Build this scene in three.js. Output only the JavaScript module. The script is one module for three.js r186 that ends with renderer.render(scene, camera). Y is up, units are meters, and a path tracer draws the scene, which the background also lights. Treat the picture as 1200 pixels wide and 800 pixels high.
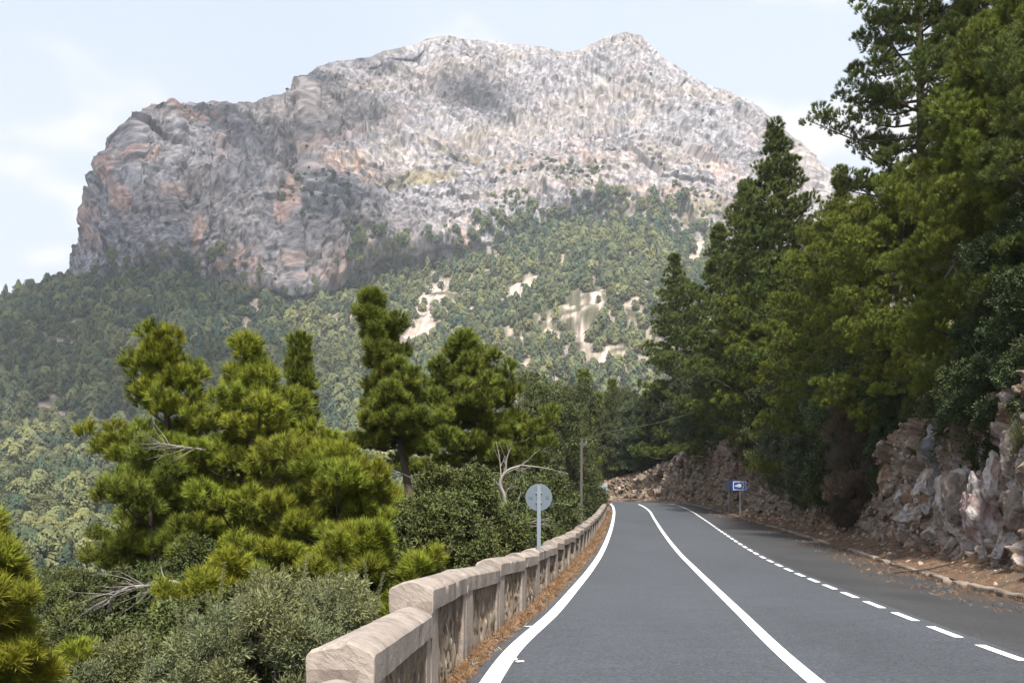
import * as THREE from 'three';
import { mergeGeometries, toCreasedNormals } from 'three/addons/utils/BufferGeometryUtils.js';

// ------------------------------------------------------------------ camera, sky, sun, exposure
const scene = new THREE.Scene();
const FOCAL = 1100, EYE = 1.6;                                   // lens of 1100 px on a 1200 px wide picture, eye 1.6 m above the road
const camera = new THREE.PerspectiveCamera(2 * Math.atan(600 / FOCAL) * 180 / Math.PI, 1, 0.1, 6000);
camera.setViewOffset(1200, 1200, 0, 0, 1200, 800);               // rising front: the horizon lies low in the picture
camera.position.set(0, EYE, 0);
camera.lookAt(0, EYE, -10);
camera.updateMatrixWorld(true);

const SUN = new THREE.Vector3(0.06, 0.80, 0.52).normalize();
const sun = new THREE.DirectionalLight(new THREE.Color(1, 0.94, 0.84), 5.0);
sun.name = 'sun';
sun.position.copy(SUN).multiplyScalar(400);
sun.castShadow = true;
sun.shadow.radius = 9;
sun.shadow.mapSize.set(4096, 4096);
Object.assign(sun.shadow.camera, { left: -200, right: 200, top: 200, bottom: -200, near: 1, far: 1200 });
scene.add(sun, sun.target);

const renderer = new THREE.WebGLRenderer({ antialias: true });
renderer.toneMapping = THREE.LinearToneMapping;
renderer.toneMappingExposure = 1.88;
renderer.shadowMap.enabled = true;

// ------------------------------------------------------------------ random numbers and noise
function rng(seed) { let a = seed >>> 0; return () => { a = (a + 0x6D2B79F5) | 0; let t = Math.imul(a ^ (a >>> 15), 1 | a); t = (t + Math.imul(t ^ (t >>> 7), 61 | t)) ^ t; return ((t ^ (t >>> 14)) >>> 0) / 4294967296; }; }
const R0 = rng(12345);
const PERM = new Uint8Array(512); { const p = [...Array(256).keys()]; for (let i = 255; i > 0; i--) { const j = Math.floor(R0() * (i + 1)); [p[i], p[j]] = [p[j], p[i]]; } for (let i = 0; i < 512; i++) PERM[i] = p[i & 255]; }
const VAL = new Float32Array(256); for (let i = 0; i < 256; i++) VAL[i] = R0() * 2 - 1;
const fade = (t) => t * t * t * (t * (t * 6 - 15) + 10), lerp = (a, b, t) => a + (b - a) * t;
const clamp = (x, a, b) => Math.min(b, Math.max(a, x)), sstep = (a, b, x) => { const t = clamp((x - a) / (b - a), 0, 1); return t * t * (3 - 2 * t); };
function noise(x, y, z) {
  const X = Math.floor(x), Y = Math.floor(y), Z = Math.floor(z), u = fade(x - X), v = fade(y - Y), w = fade(z - Z);
  const a = PERM[X & 255] , b = PERM[(X + 1) & 255], Yi = Y & 255, Zi = Z & 255, Yj = (Y + 1) & 255, Zj = (Z + 1) & 255;
  const h = (p, q, r) => VAL[PERM[PERM[(p + q) & 255] + r & 255]];
  return lerp(lerp(lerp(h(a, Yi, Zi), h(b, Yi, Zi), u), lerp(h(a, Yj, Zi), h(b, Yj, Zi), u), v), lerp(lerp(h(a, Yi, Zj), h(b, Yi, Zj), u), lerp(h(a, Yj, Zj), h(b, Yj, Zj), u), v), w);
}
function fbm(x, y, z, o = 4) { let s = 0, a = 0.5; for (let i = 0; i < o; i++) { s += a * noise(x, y, z); x = x * 2.03 + 17.1; y = y * 2.03 + 5.3; z = z * 2.03 + 9.7; a *= 0.5; } return s; }
function ridged(x, y, z, o = 4) { let s = 0, a = 0.5; for (let i = 0; i < o; i++) { s += a * (1 - 2 * Math.abs(noise(x, y, z))); x = x * 2.07 + 7.7; y = y * 2.07 + 3.1; z = z * 2.07 + 1.9; a *= 0.5; } return s; }
function hash3(x, y, z) { let h = Math.imul(x, 374761393) ^ Math.imul(y, 668265263) ^ Math.imul(z, 2147483647 ^ 0x5bd1e995); h = Math.imul(h ^ (h >>> 13), 1274126177); return (h ^ (h >>> 16)) >>> 0; }
// broken rock: every cell of a jittered lattice is a tilted facet; returns its relief, its random number and the nearness of the crack
const FC = { h: 0, id: 0, crack: 0 };
function facet(x, y, z, tilt = 0.6) {
  const X = Math.floor(x), Y = Math.floor(y), Z = Math.floor(z);
  let d1 = 9, d2 = 9, id = 0, ox = 0, oy = 0, oz = 0;
  for (let i = -1; i < 2; i++) for (let j = -1; j < 2; j++) for (let k = -1; k < 2; k++) {
    const n = hash3(X + i, Y + j, Z + k);
    const dx = X + i + (n & 1023) / 1023 - x, dy = Y + j + ((n >>> 10) & 1023) / 1023 - y, dz = Z + k + ((n >>> 20) & 1023) / 1023 - z;
    const d = dx * dx + dy * dy + dz * dz;
    if (d < d1) { d2 = d1; d1 = d; id = n; ox = dx; oy = dy; oz = dz; } else if (d < d2) d2 = d;
  }
  const m = Math.imul(id, 2654435761) >>> 0, a = ((m & 1023) / 511.5 - 1), b = (((m >>> 10) & 1023) / 511.5 - 1), c = (((m >>> 20) & 1023) / 511.5 - 1);
  FC.h = (a - (ox * b + oy * c + oz * a) * tilt * 2) * 0.5; FC.id = (m >>> 8 & 65535) / 65535; FC.crack = Math.sqrt(d2) - Math.sqrt(d1);
  return FC.h;
}

// ------------------------------------------------------------------ sky
{
  const W = 1024, H = 512, data = new Float32Array(W * H * 4);
  for (let r = 0; r < H; r++) {
    const el = ((r + 0.5) / H - 0.5) * Math.PI, y = Math.sin(el);
    for (let c = 0; c < W; c++) {
      const az = ((c + 0.5) / W - 0.5) * 2 * Math.PI, x = Math.cos(az) * Math.cos(el), z = Math.sin(az) * Math.cos(el);
      const t = Math.pow(clamp(y, 0, 1), 1.2);
      let R = lerp(0.475, 0.27, t), G = lerp(0.508, 0.362, t), B = lerp(0.555, 0.53, t);
      if (y > 0) {                                                // thin veil of cloud with brighter puffs, the same all round
        const s = 1 / (y + 0.16), cx = x * s, cz = z * s;
        const big = fbm(cx * 1.3 + 4.2, 1.7, cz * 1.3 + 8.1, 3), fine = fbm(cx * 4 + 1.3, 6.2, cz * 4, 5);
        const cl = sstep(0.0, 0.36, big * 0.9 + fine * 1.1) * 0.85 + 0.12;
        R = lerp(R, 0.58, cl); G = lerp(G, 0.57, cl); B = lerp(B, 0.57, cl);
      }
      data.set([R, G, B, 1], (r * W + c) * 4);
    }
  }
  const sky = new THREE.DataTexture(data, W, H, THREE.RGBAFormat, THREE.FloatType);
  sky.mapping = THREE.EquirectangularReflectionMapping; sky.magFilter = sky.minFilter = THREE.LinearFilter; sky.needsUpdate = true;
  scene.background = sky; scene.environment = sky;
}

// ------------------------------------------------------------------ helpers for things
const names = {};
const numbered = (n) => { const k = names[n] = (names[n] ?? -1) + 1; return k ? `${n}_${String(k).padStart(3, '0')}` : n; };
function mesh(name, geometry, material, parent) { const m = new THREE.Mesh(geometry, material); m.name = name; m.castShadow = m.receiveShadow = true; parent?.add(m); return m; }
function structure(name, geometry, material, label, category) { const m = mesh(name, geometry, material, scene); m.userData = { kind: 'structure', label, category }; return m; }
function thing(name, label, category, group, pos) { const g = new THREE.Group(); g.name = numbered(name); g.userData = { label, category }; if (group) g.userData.group = group; if (pos) g.position.copy(pos); scene.add(g); return g; }
const at = (px, py, d) => new THREE.Vector3((px - 600) * d / FOCAL, EYE + (600 - py) * d / FOCAL, -d);   // a point d metres ahead, read off the photograph
const V = (x, y, z) => new THREE.Vector3(x, y, z);
function interp(table, x) { if (x <= table[0][0]) return table[0][1]; for (let i = 1; i < table.length; i++) if (x <= table[i][0]) { const [a, p] = table[i - 1], [b, q] = table[i]; return lerp(p, q, (x - a) / (b - a)); } return table[table.length - 1][1]; }
function grid(nu, nv, f, colors = true) {                          // (nu+1) x (nv+1) sheet; f(i/nu, j/nv, out) fills out.p, out.c, out.uv
  const P = new Float32Array((nu + 1) * (nv + 1) * 3), C = colors ? new Float32Array(P.length) : null, U = new Float32Array((nu + 1) * (nv + 1) * 2), I = [];
  const o = { p: [0, 0, 0], c: [1, 1, 1], uv: [0, 0] };
  let k = 0;
  for (let j = 0; j <= nv; j++) for (let i = 0; i <= nu; i++, k++) { f(i / nu, j / nv, o, i, j); P.set(o.p, k * 3); C?.set(o.c, k * 3); U.set(o.uv, k * 2); }
  const idx = new Uint32Array(nu * nv * 6); let q = 0;
  for (let j = 0; j < nv; j++) for (let i = 0; i < nu; i++) { const a = j * (nu + 1) + i, b = a + 1, c = a + nu + 1, d = c + 1; idx[q++] = a; idx[q++] = b; idx[q++] = d; idx[q++] = a; idx[q++] = d; idx[q++] = c; }
  const g = new THREE.BufferGeometry();
  g.setAttribute('position', new THREE.BufferAttribute(P, 3)); if (C) g.setAttribute('color', new THREE.BufferAttribute(C, 3)); g.setAttribute('uv', new THREE.BufferAttribute(U, 2));
  g.setIndex(new THREE.BufferAttribute(idx, 1)); g.computeVertexNormals();
  return g;
}
function texture(size, f, srgb = false) {                          // f(x, y) in 0..1 returns one value or rgb
  const d = new Uint8Array(size * size * 4);
  for (let y = 0; y < size; y++) for (let x = 0; x < size; x++) { const v = f(x / size, y / size); const a = Array.isArray(v) ? v : [v, v, v]; const k = (y * size + x) * 4; for (let c = 0; c < 3; c++) d[k + c] = clamp(a[c], 0, 1) * 255; d[k + 3] = 255; }
  const t = new THREE.DataTexture(d, size, size); t.wrapS = t.wrapT = THREE.RepeatWrapping; t.magFilter = THREE.LinearFilter; t.minFilter = THREE.LinearMipmapLinearFilter; t.generateMipmaps = true; if (srgb) t.colorSpace = THREE.SRGBColorSpace; t.needsUpdate = true; return t;
}
const tile = (f) => (x, y) => { const a = x * 2 * Math.PI, b = y * 2 * Math.PI; return f(Math.cos(a), Math.sin(a), Math.cos(b), Math.sin(b)); };
const GR = rng(99);
const grain = texture(512, () => 0.35 + 0.65 * GR());              // fine grain
const patchy = texture(512, (x, y) => { const n = (s, o) => { const w = sstep(0, 0.15, x) * sstep(1, 0.85, x) * sstep(0, 0.15, y) * sstep(1, 0.85, y); return lerp(fbm((x + 0.5) % 1 * s, (y + 0.5) % 1 * s, 3.3, o), fbm(x * s, y * s, 3.3, o), w); }; return 0.5 + 0.75 * n(9, 6); });

const AR = rng(98), aggregate = texture(512, () => { const v = AR(); return 0.62 + 0.5 * (AR() - 0.5) + (v > 0.93 ? 0.38 : v < 0.1 ? -0.25 : 0); });   // chippings about a centimetre across
const pitted = texture(512, (x, y) => { const w = sstep(0, 0.1, x) * sstep(1, 0.9, x) * sstep(0, 0.1, y) * sstep(1, 0.9, y), f = (a, b) => fbm(a * 46, b * 46, 2.2, 4), v = lerp(f((x + 0.5) % 1, (y + 0.5) % 1), f(x, y), w); return 0.84 + 0.26 * v + (AR() > 0.99 ? -0.25 : 0) + (AR() - 0.5) * 0.2; });
const mottle = texture(512, (x, y) => { const w = sstep(0, 0.2, x) * sstep(1, 0.8, x) * sstep(0, 0.2, y) * sstep(1, 0.8, y), f = (a, b) => fbm(a * 14, b * 14, 8.8, 6), v = lerp(f((x + 0.5) % 1, (y + 0.5) % 1), f(x, y), w); return 0.74 + 0.62 * v + (AR() > 0.985 ? -0.3 : 0) + (AR() - 0.5) * 0.16; });

// ------------------------------------------------------------------ the road's lines: [x, distance ahead] at common stations
const ST = [-18, -8, 0, 5, 10, 15, 20, 27, 36, 50, 65, 80, 92];
const along = (list, turn) => [...ST.map((d) => [interp(list, d), d]), ...turn];
const curve = (pts) => new THREE.CatmullRomCurve3(pts.map(([x, d]) => V(x, 0, -d)), false, 'centripetal');
const LINE = {
  wall: along([[-18, -2.2], [0, -0.85], [5, -0.71], [10, -0.49], [11.4, -0.30], [15.5, 0.24], [23.5, 1.13], [39, 3.15], [61, 5.95], [79.5, 8.1], [92, 9.15]].map((a) => a), [[9.3, 96], [8.6, 101], [6.4, 106], [2, 110], [-1, 111], [-5, 111]]),
  left: along([[-18, -1.6], [0, -0.36], [5, -0.40], [8.7, -0.24], [10.5, 0], [15.2, 0.69], [25.5, 2.09], [40, 4.0], [58, 6.2], [70, 7.6], [81, 8.8], [92, 9.75]], [[9.95, 98], [9.2, 104], [6.8, 109], [2, 113], [-1, 114], [-5, 114.5]]),
  centre: along([[-18, 0.2], [0, 1.9], [8.7, 2.77], [14.8, 3.63], [25, 5.0], [42, 7.06], [70, 10.5], [81, 11.75], [92, 12.5]], [[12.7, 100], [11.7, 106], [8.6, 112], [3, 116], [-1, 117.2], [-5, 118]]),
  dashed: along([[-18, 4.1], [0, 4.6], [9.9, 5.4], [11.9, 5.70], [14.3, 6.04], [20, 6.85], [27, 7.85], [42.5, 10.1], [58, 12.4], [74, 14.5], [84, 15.5], [92, 16.0]], [[16.0, 100], [15.0, 107], [11.5, 113.5], [5.5, 119], [-1, 121], [-5, 121.6]]),
  kerb: along([[-18, 8.2], [0, 8.4], [10, 8.7], [16.9, 9.2], [20, 9.7], [27, 11.1], [36, 12.8], [51, 14.8], [68.5, 16.4], [80, 17.1], [92, 17.4]], [[17.1, 101], [16, 108], [12.5, 115], [6, 121], [0, 123.4], [-5, 124]]),
};
const SN = ST.length + 5;                                           // last station number
const CUR = Object.fromEntries(Object.entries(LINE).map(([k, v]) => [k, curve(v)]));
const HEIGHTS = [[-18, 0.25], [-8, 0.18], [0, 0.1], [5, 0.06], [8.7, 0.042], [14.8, -0.015], [25, -0.036], [34, 0.09], [42, 0.264], [55, 0.70], [70, 1.282], [81, 1.82], [92, 2.33]];
const STY = [...ST.map((d) => interp(HEIGHTS, d)), 2.55, 2.78, 2.92, 3.05, 3.2, 3.6];
const yCurve = curve(STY.map((y, i) => [y, i])); // x = height, -z = station
const roadY = (s) => yCurve.getPoint(clamp(s, 0, 1)).x;
function on(line, s, shift = 0, lift = 0) { const p = CUR[line].getPoint(clamp(s, 0, 1)); if (shift) { const t = CUR[line].getTangent(clamp(s, 0, 1)); p.x += -t.z * shift; p.z += t.x * shift; } p.y = roadY(s) + lift; return p; }  // shift to the right of the way
const stationAt = (d) => { let lo = 0, hi = 12 / SN; for (let k = 0; k < 40; k++) { const m = (lo + hi) / 2; -CUR.centre.getPoint(m).z < d ? lo = m : hi = m; } return lo; };
const polyline = (line, n = 240) => { const out = []; for (let i = 0; i <= n; i++) { const p = on(line, i / n); out.push([p.x, p.z, i / n, p.y]); } return out; };
const WALLP = polyline('wall'), KERBP = polyline('kerb');
function nearest(poly, x, z) { let best = 1e9, s = 0, side = 1, y = 0; for (let i = 0; i < poly.length - 1; i++) { const [ax, az, as, ay] = poly[i], [bx, bz, bs, by] = poly[i + 1], dx = bx - ax, dz = bz - az; const t = clamp(((x - ax) * dx + (z - az) * dz) / (dx * dx + dz * dz), 0, 1), qx = ax + dx * t - x, qz = az + dz * t - z, d = qx * qx + qz * qz; if (d < best) { best = d; s = lerp(as, bs, t); y = lerp(ay, by, t); side = dx * (z - az) - dz * (x - ax) > 0 ? 1 : -1; } } return { d: Math.sqrt(best), s, side, y }; }  // side 1: right of the way
const BANKH = STY.map((_, i) => [4.0, 4.0, 4.0, 4.0, 4.1, 4.2, 5.0, 4.8, 4.7, 4.8, 5.6, 6.2, 6.3, 5.9, 4.9, 3.0, 1.5, 1, 1][i]);
const bankHeight = (s) => { const f = clamp(s, 0, 1) * SN, i = Math.min(SN - 1, Math.floor(f)); return lerp(BANKH[i], BANKH[i + 1], f - i); };
function ground(x, z) { const y = nearGround(x, z); return z < -85 && x < -4 ? lerp(y, Math.min(y, -46), sstep(-4, -30, x)) : y; }
function nearGround(x, z) {                                            // the near hillside, road bed included
  const w = nearest(WALLP, x, z), k = nearest(KERBP, x, z);
  if (w.side > 0 && k.side < 0) return lerp(w.y, k.y, w.d / (w.d + k.d + 1e-6)) - 0.12;
  if (w.side < 0 && (k.side < 0 || w.d < k.d)) {
    const d = w.d, n = fbm(x * 0.15, 3, z * 0.15, 4);
    return w.y - 0.18 - (d < 0.7 ? d * 0.1 : 0.07 + (Math.min(d, 40) - 0.7) * 0.74 + Math.max(0, Math.min(d, 140) - 40) * 0.5) + n * Math.min(2.5, d * 0.25);
  }
  const d = k.d, hb = bankHeight(k.s), n = fbm(x * 0.12, 7, z * 0.12, 4), rise = 3.2, spur = sstep(-12, 9, x) * sstep(215, 140, -z);
  return lerp(-34, k.y + (d < rise ? Math.max(-0.35, (d - 1.3) / (rise - 1.3) * (hb * 0.55 - 0.4)) : hb * 0.55 - 0.4 + hb * 0.45 * sstep(rise, rise + 2.5, d) + (d - rise) * 0.55 - Math.max(0, d - 45) * 0.25) + n * Math.min(2.2, Math.max(0, d - 3) * 0.3), z < -90 ? spur : 1);
}

// ------------------------------------------------------------------ materials
const std = (o) => new THREE.MeshStandardMaterial({ roughness: 0.9, metalness: 0, ...o });
const rgb = (r, g, b) => new THREE.Color().setRGB(r, g, b);
const scaled = (t, r) => { const c = t.clone(); c.repeat.set(r, r); c.needsUpdate = true; return c; };
const M = {
  terrain: std({ vertexColors: true, roughness: 1 }),
  rock: std({ vertexColors: true, roughness: 0.92, bumpMap: scaled(patchy, 1.4), bumpScale: 0.05 }),
  stone: std({ vertexColors: true, roughness: 0.95 }),
  mountain: std({ vertexColors: true, roughness: 1, map: mottle, bumpMap: mottle, bumpScale: 1.0 }),
  asphalt: std({ vertexColors: true, roughness: 0.7, map: scaled(aggregate, 0.115), bumpMap: scaled(aggregate, 0.115), bumpScale: 0.008 }),
  litter: std({ vertexColors: true, roughness: 1, map: scaled(grain, 1.2), bumpMap: scaled(patchy, 2), bumpScale: 0.03 }),
  paint: std({ vertexColors: true, roughness: 0.6, bumpMap: scaled(grain, 0.9), bumpScale: 0.002 }),
  concrete: std({ vertexColors: true, roughness: 0.95, map: scaled(pitted, 0.9), bumpMap: scaled(pitted, 0.9), bumpScale: 0.012 }),
  steel: std({ color: rgb(0.24, 0.28, 0.32), metalness: 0.55, roughness: 0.5 }),
  plate: std({ color: rgb(0.135, 0.17, 0.205), metalness: 0.35, roughness: 0.55 }),
  palePlate: std({ color: rgb(0.34, 0.38, 0.42), metalness: 0.2, roughness: 0.5 }),
  label: std({ color: rgb(0.09, 0.11, 0.13) }),
  dark: std({ color: rgb(0.05, 0.05, 0.055) }),
  blue: std({ color: rgb(0.012, 0.05, 0.22), roughness: 0.45 }),
  white: std({ color: rgb(0.6, 0.62, 0.64), roughness: 0.5 }),
  bark: std({ color: rgb(0.10, 0.075, 0.058), roughness: 1, bumpMap: scaled(patchy, 2), bumpScale: 0.03 }),
  greyBark: std({ color: rgb(0.13, 0.115, 0.10), roughness: 1 }),
  deadWood: std({ color: rgb(0.23, 0.21, 0.195), roughness: 0.9 }),
  wood: std({ color: rgb(0.09, 0.08, 0.07), roughness: 0.95 }),
  needle: new THREE.MeshPhysicalMaterial({ color: 0xffffff, roughness: 0.7, specularIntensity: 0.5 }),
  leaf: new THREE.MeshPhysicalMaterial({ color: 0xffffff, roughness: 0.65, specularIntensity: 0.6 }),
  farLeaf: std({ color: 0xffffff, roughness: 1 }),
};

// ------------------------------------------------------------------ near hillside
{
  const xs = [], zs = [];
  for (let x = -170; x <= 150;) { xs.push(x); x += x > -25 && x < 35 ? 0.8 : 3; }
  for (let z = 25; z >= -230;) { zs.push(z); z -= z > -60 ? 0.9 : z > -130 ? 1.6 : 4; }
  structure('hillside', grid(xs.length - 1, zs.length - 1, (u, v, o, i, j) => {
    const x = xs[i], z = zs[j], y = ground(x, z), n = fbm(x * 0.4, 1, z * 0.4, 4), m = fbm(x * 2, 5, z * 2, 3);
    const g = sstep(-0.25, 0.3, n + m * 0.5);
    o.p = [x, y, z]; o.uv = [x, z];
    o.c = [lerp(0.11, 0.055, g) + m * 0.03, lerp(0.075, 0.06, g) + m * 0.025, lerp(0.045, 0.025, g) + m * 0.012];
  }), M.terrain, 'steep brown hillside under the trees on both sides of the road', 'hillside');
}

// ------------------------------------------------------------------ road, verge, lines
const ribbon = (a, b, n, across, paint, s0 = 0, s1 = 1) => grid(across, n, (u, v, o) => { const s = lerp(s0, s1, v), p = a(s), q = b(s); const x = lerp(p.x, q.x, u), y = lerp(p.y, q.y, u), z = lerp(p.z, q.z, u); o.p = [x, y, z]; o.uv = [x, z]; o.c = paint(x, z, u, s); });
structure('road', ribbon((s) => on('left', s, -0.34), (s) => on('dashed', s, 0.2), 700, 14, (x, z, u) => {
  const n = fbm(x * 0.45, 2, z * 0.10, 4) * 0.55 + fbm(x * 3, 9, z * 3, 3) * 0.3, k = 1 + n * 0.5;   // worn and re-laid patches
  return [0.073 * k, 0.082 * k, 0.099 * k];
}), M.asphalt, 'grey asphalt mountain road curving away to the bend', 'road');
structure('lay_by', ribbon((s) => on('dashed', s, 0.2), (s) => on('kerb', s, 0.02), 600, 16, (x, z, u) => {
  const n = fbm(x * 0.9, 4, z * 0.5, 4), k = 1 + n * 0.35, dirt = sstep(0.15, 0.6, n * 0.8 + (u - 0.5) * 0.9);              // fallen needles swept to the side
  return [lerp(0.050, 0.066, dirt) * k, lerp(0.050, 0.047, dirt) * k, lerp(0.054, 0.036, dirt) * k];  // base darker than the road: older asphalt, plus shade put into the colour
}), M.asphalt, 'older asphalt lay-by with shade in its dark colour, strewn with brown needles below the rock bank', 'lay-by');
structure('verge', ribbon((s) => on('wall', s, -0.5, -0.06), (s) => on('left', s, -0.335, -0.002), 700, 8, (x, z, u) => {
  const n = fbm(x * 4, 3, z * 4, 4), d = sstep(-0.3, 0.4, n), k = 1 + fbm(x * 14, 1, z * 14, 2) * 0.5;
  return [lerp(0.22, 0.25, d) * k, lerp(0.12, 0.19, d) * k, lerp(0.062, 0.14, d) * k];
}), M.litter, 'orange brown strip of fallen pine needles along the parapet', 'verge');
function lineMesh(name, line, w, s0, s1, n, label) {
  const m = structure(name, ribbon((s) => on(line, s, -w / 2, 0.006), (s) => on(line, s, w / 2, 0.006), n, 2, (x, z) => { const k = 1 + fbm(x * 5, 1, z * 2.5, 4) * 0.22; return [0.80 * k, 0.80 * k, 0.79 * k]; }, s0, s1), M.paint, label, 'road marking');
  return m;
}
lineMesh('edge_line', 'left', 0.19, 0, 1, 700, 'solid white edge line beside the parapet');
lineMesh('centre_line', 'centre', 0.16, 0, 1, 700, 'solid white line between the two lanes');
{
  const n = 3000, pts = []; let len = 0, last = null, next = 0, start = null;
  const group = new THREE.Group(); group.name = 'dashed_line'; group.userData = { kind: 'structure', label: 'dashed white line between the lane and the lay-by', category: 'road marking' }; scene.add(group);
  for (let i = 0; i <= n; i++) {
    const s = i / n, p = on('dashed', s); if (last) len += p.distanceTo(last); last = p;
    if (start === null && len >= next) { start = s; next = len + 1.25; }
    else if (start !== null && len >= next) {
      mesh('dash', ribbon((t) => on('dashed', t, -0.06, 0.006), (t) => on('dashed', t, 0.06, 0.006), 4, 1, (x, z) => { const k = 1 + fbm(x * 5, 1, z * 2.5, 4) * 0.25; return [0.8 * k, 0.8 * k, 0.79 * k]; }, start, s), M.paint, group);
      start = null; next = len + 0.7;
    }
    if (-p.z > 97) break;
  }
}
// drips of white paint beside the edge line
{
  const g = []; const r = rng(5);
  for (const [px, py, w, h] of [[634, 738, 0.09, 0.02], [622, 742, 0.1, 0.018], [604, 781, 0.03, 0.03], [610, 783, 0.05, 0.02], [640, 731, 0.12, 0.006]]) {
    const d = interp([[700, 17.3], [720, 14.8], [797, 8.7], [738, 0]].slice(0, 3).sort((a, b) => a[0] - b[0]), py), x = (px - 600) * d / FOCAL;
    const c = new THREE.CircleGeometry(1, 9), a = c.attributes.position; for (let i = 0; i < a.count; i++) { const k = 0.6 + 0.7 * r(); a.setXYZ(i, x + a.getX(i) * w * k, roadY(stationAt(d)) + 0.012, -d + a.getY(i) * h * 3 * k); }
    c.setIndex([...c.index.array]); c.computeVertexNormals(); c.setAttribute('color', new THREE.BufferAttribute(new Float32Array(a.count * 3).fill(0.75), 3)); g.push(c);
  }
  structure('paint_drips', mergeGeometries(g), M.paint, 'small white paint spills beside the edge line', 'road marking');
}

// ------------------------------------------------------------------ rocks
function rockGeometry(seed, detail = 5, planes = 13, rough = 0.06, tint = [0.2, 0.165, 0.135], crust = 0.3) {
  const r = rng(seed), N = [];
  for (let i = 0; i < planes; i++) { const v = V(r() * 2 - 1, r() * 2 - 1, r() * 2 - 1).normalize(); N.push([v, 0.62 + 0.38 * r()]); }
  const g = new THREE.IcosahedronGeometry(1, detail), p = g.attributes.position, C = new Float32Array(p.count * 3), v = V();
  const ox = r() * 50, oy = r() * 50;
  for (let i = 0; i < p.count; i++) {
    v.fromBufferAttribute(p, i).normalize(); let m = 1.25;
    for (const [n, d] of N) { const k = v.dot(n); if (k > 0.05) m = Math.min(m, d / k); }
    const q = m * (1 + rough * (fbm(v.x * 3 + ox, v.y * 3 + oy, v.z * 3, 4) * 0.9 + (detail > 8 ? facet(v.x * 2.2 + ox, v.y * 2.2 + oy, v.z * 2.2, 0.8) * 2.2 + facet(v.x * 5 + ox, v.y * 5 + oy, v.z * 5, 0.8) : 0)));
    p.setXYZ(i, v.x * q, v.y * q, v.z * q);
    const c = sstep(0.12, 0.3, fbm(v.x * 1.6 + oy, v.y * 1.6 + ox, v.z * 1.6, 4) + (crust - 0.3)), e = 1 + fbm(v.x * 6 + ox, v.y * 6, v.z * 6, 3) * 0.6;
    C[i * 3] = lerp(tint[0], 0.32, c) * e; C[i * 3 + 1] = lerp(tint[1], 0.295, c) * e; C[i * 3 + 2] = lerp(tint[2], 0.285, c) * e;
  }
  g.setAttribute('color', new THREE.BufferAttribute(C, 3)); g.deleteAttribute('normal'); g.computeVertexNormals();
  return g;
}

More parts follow.
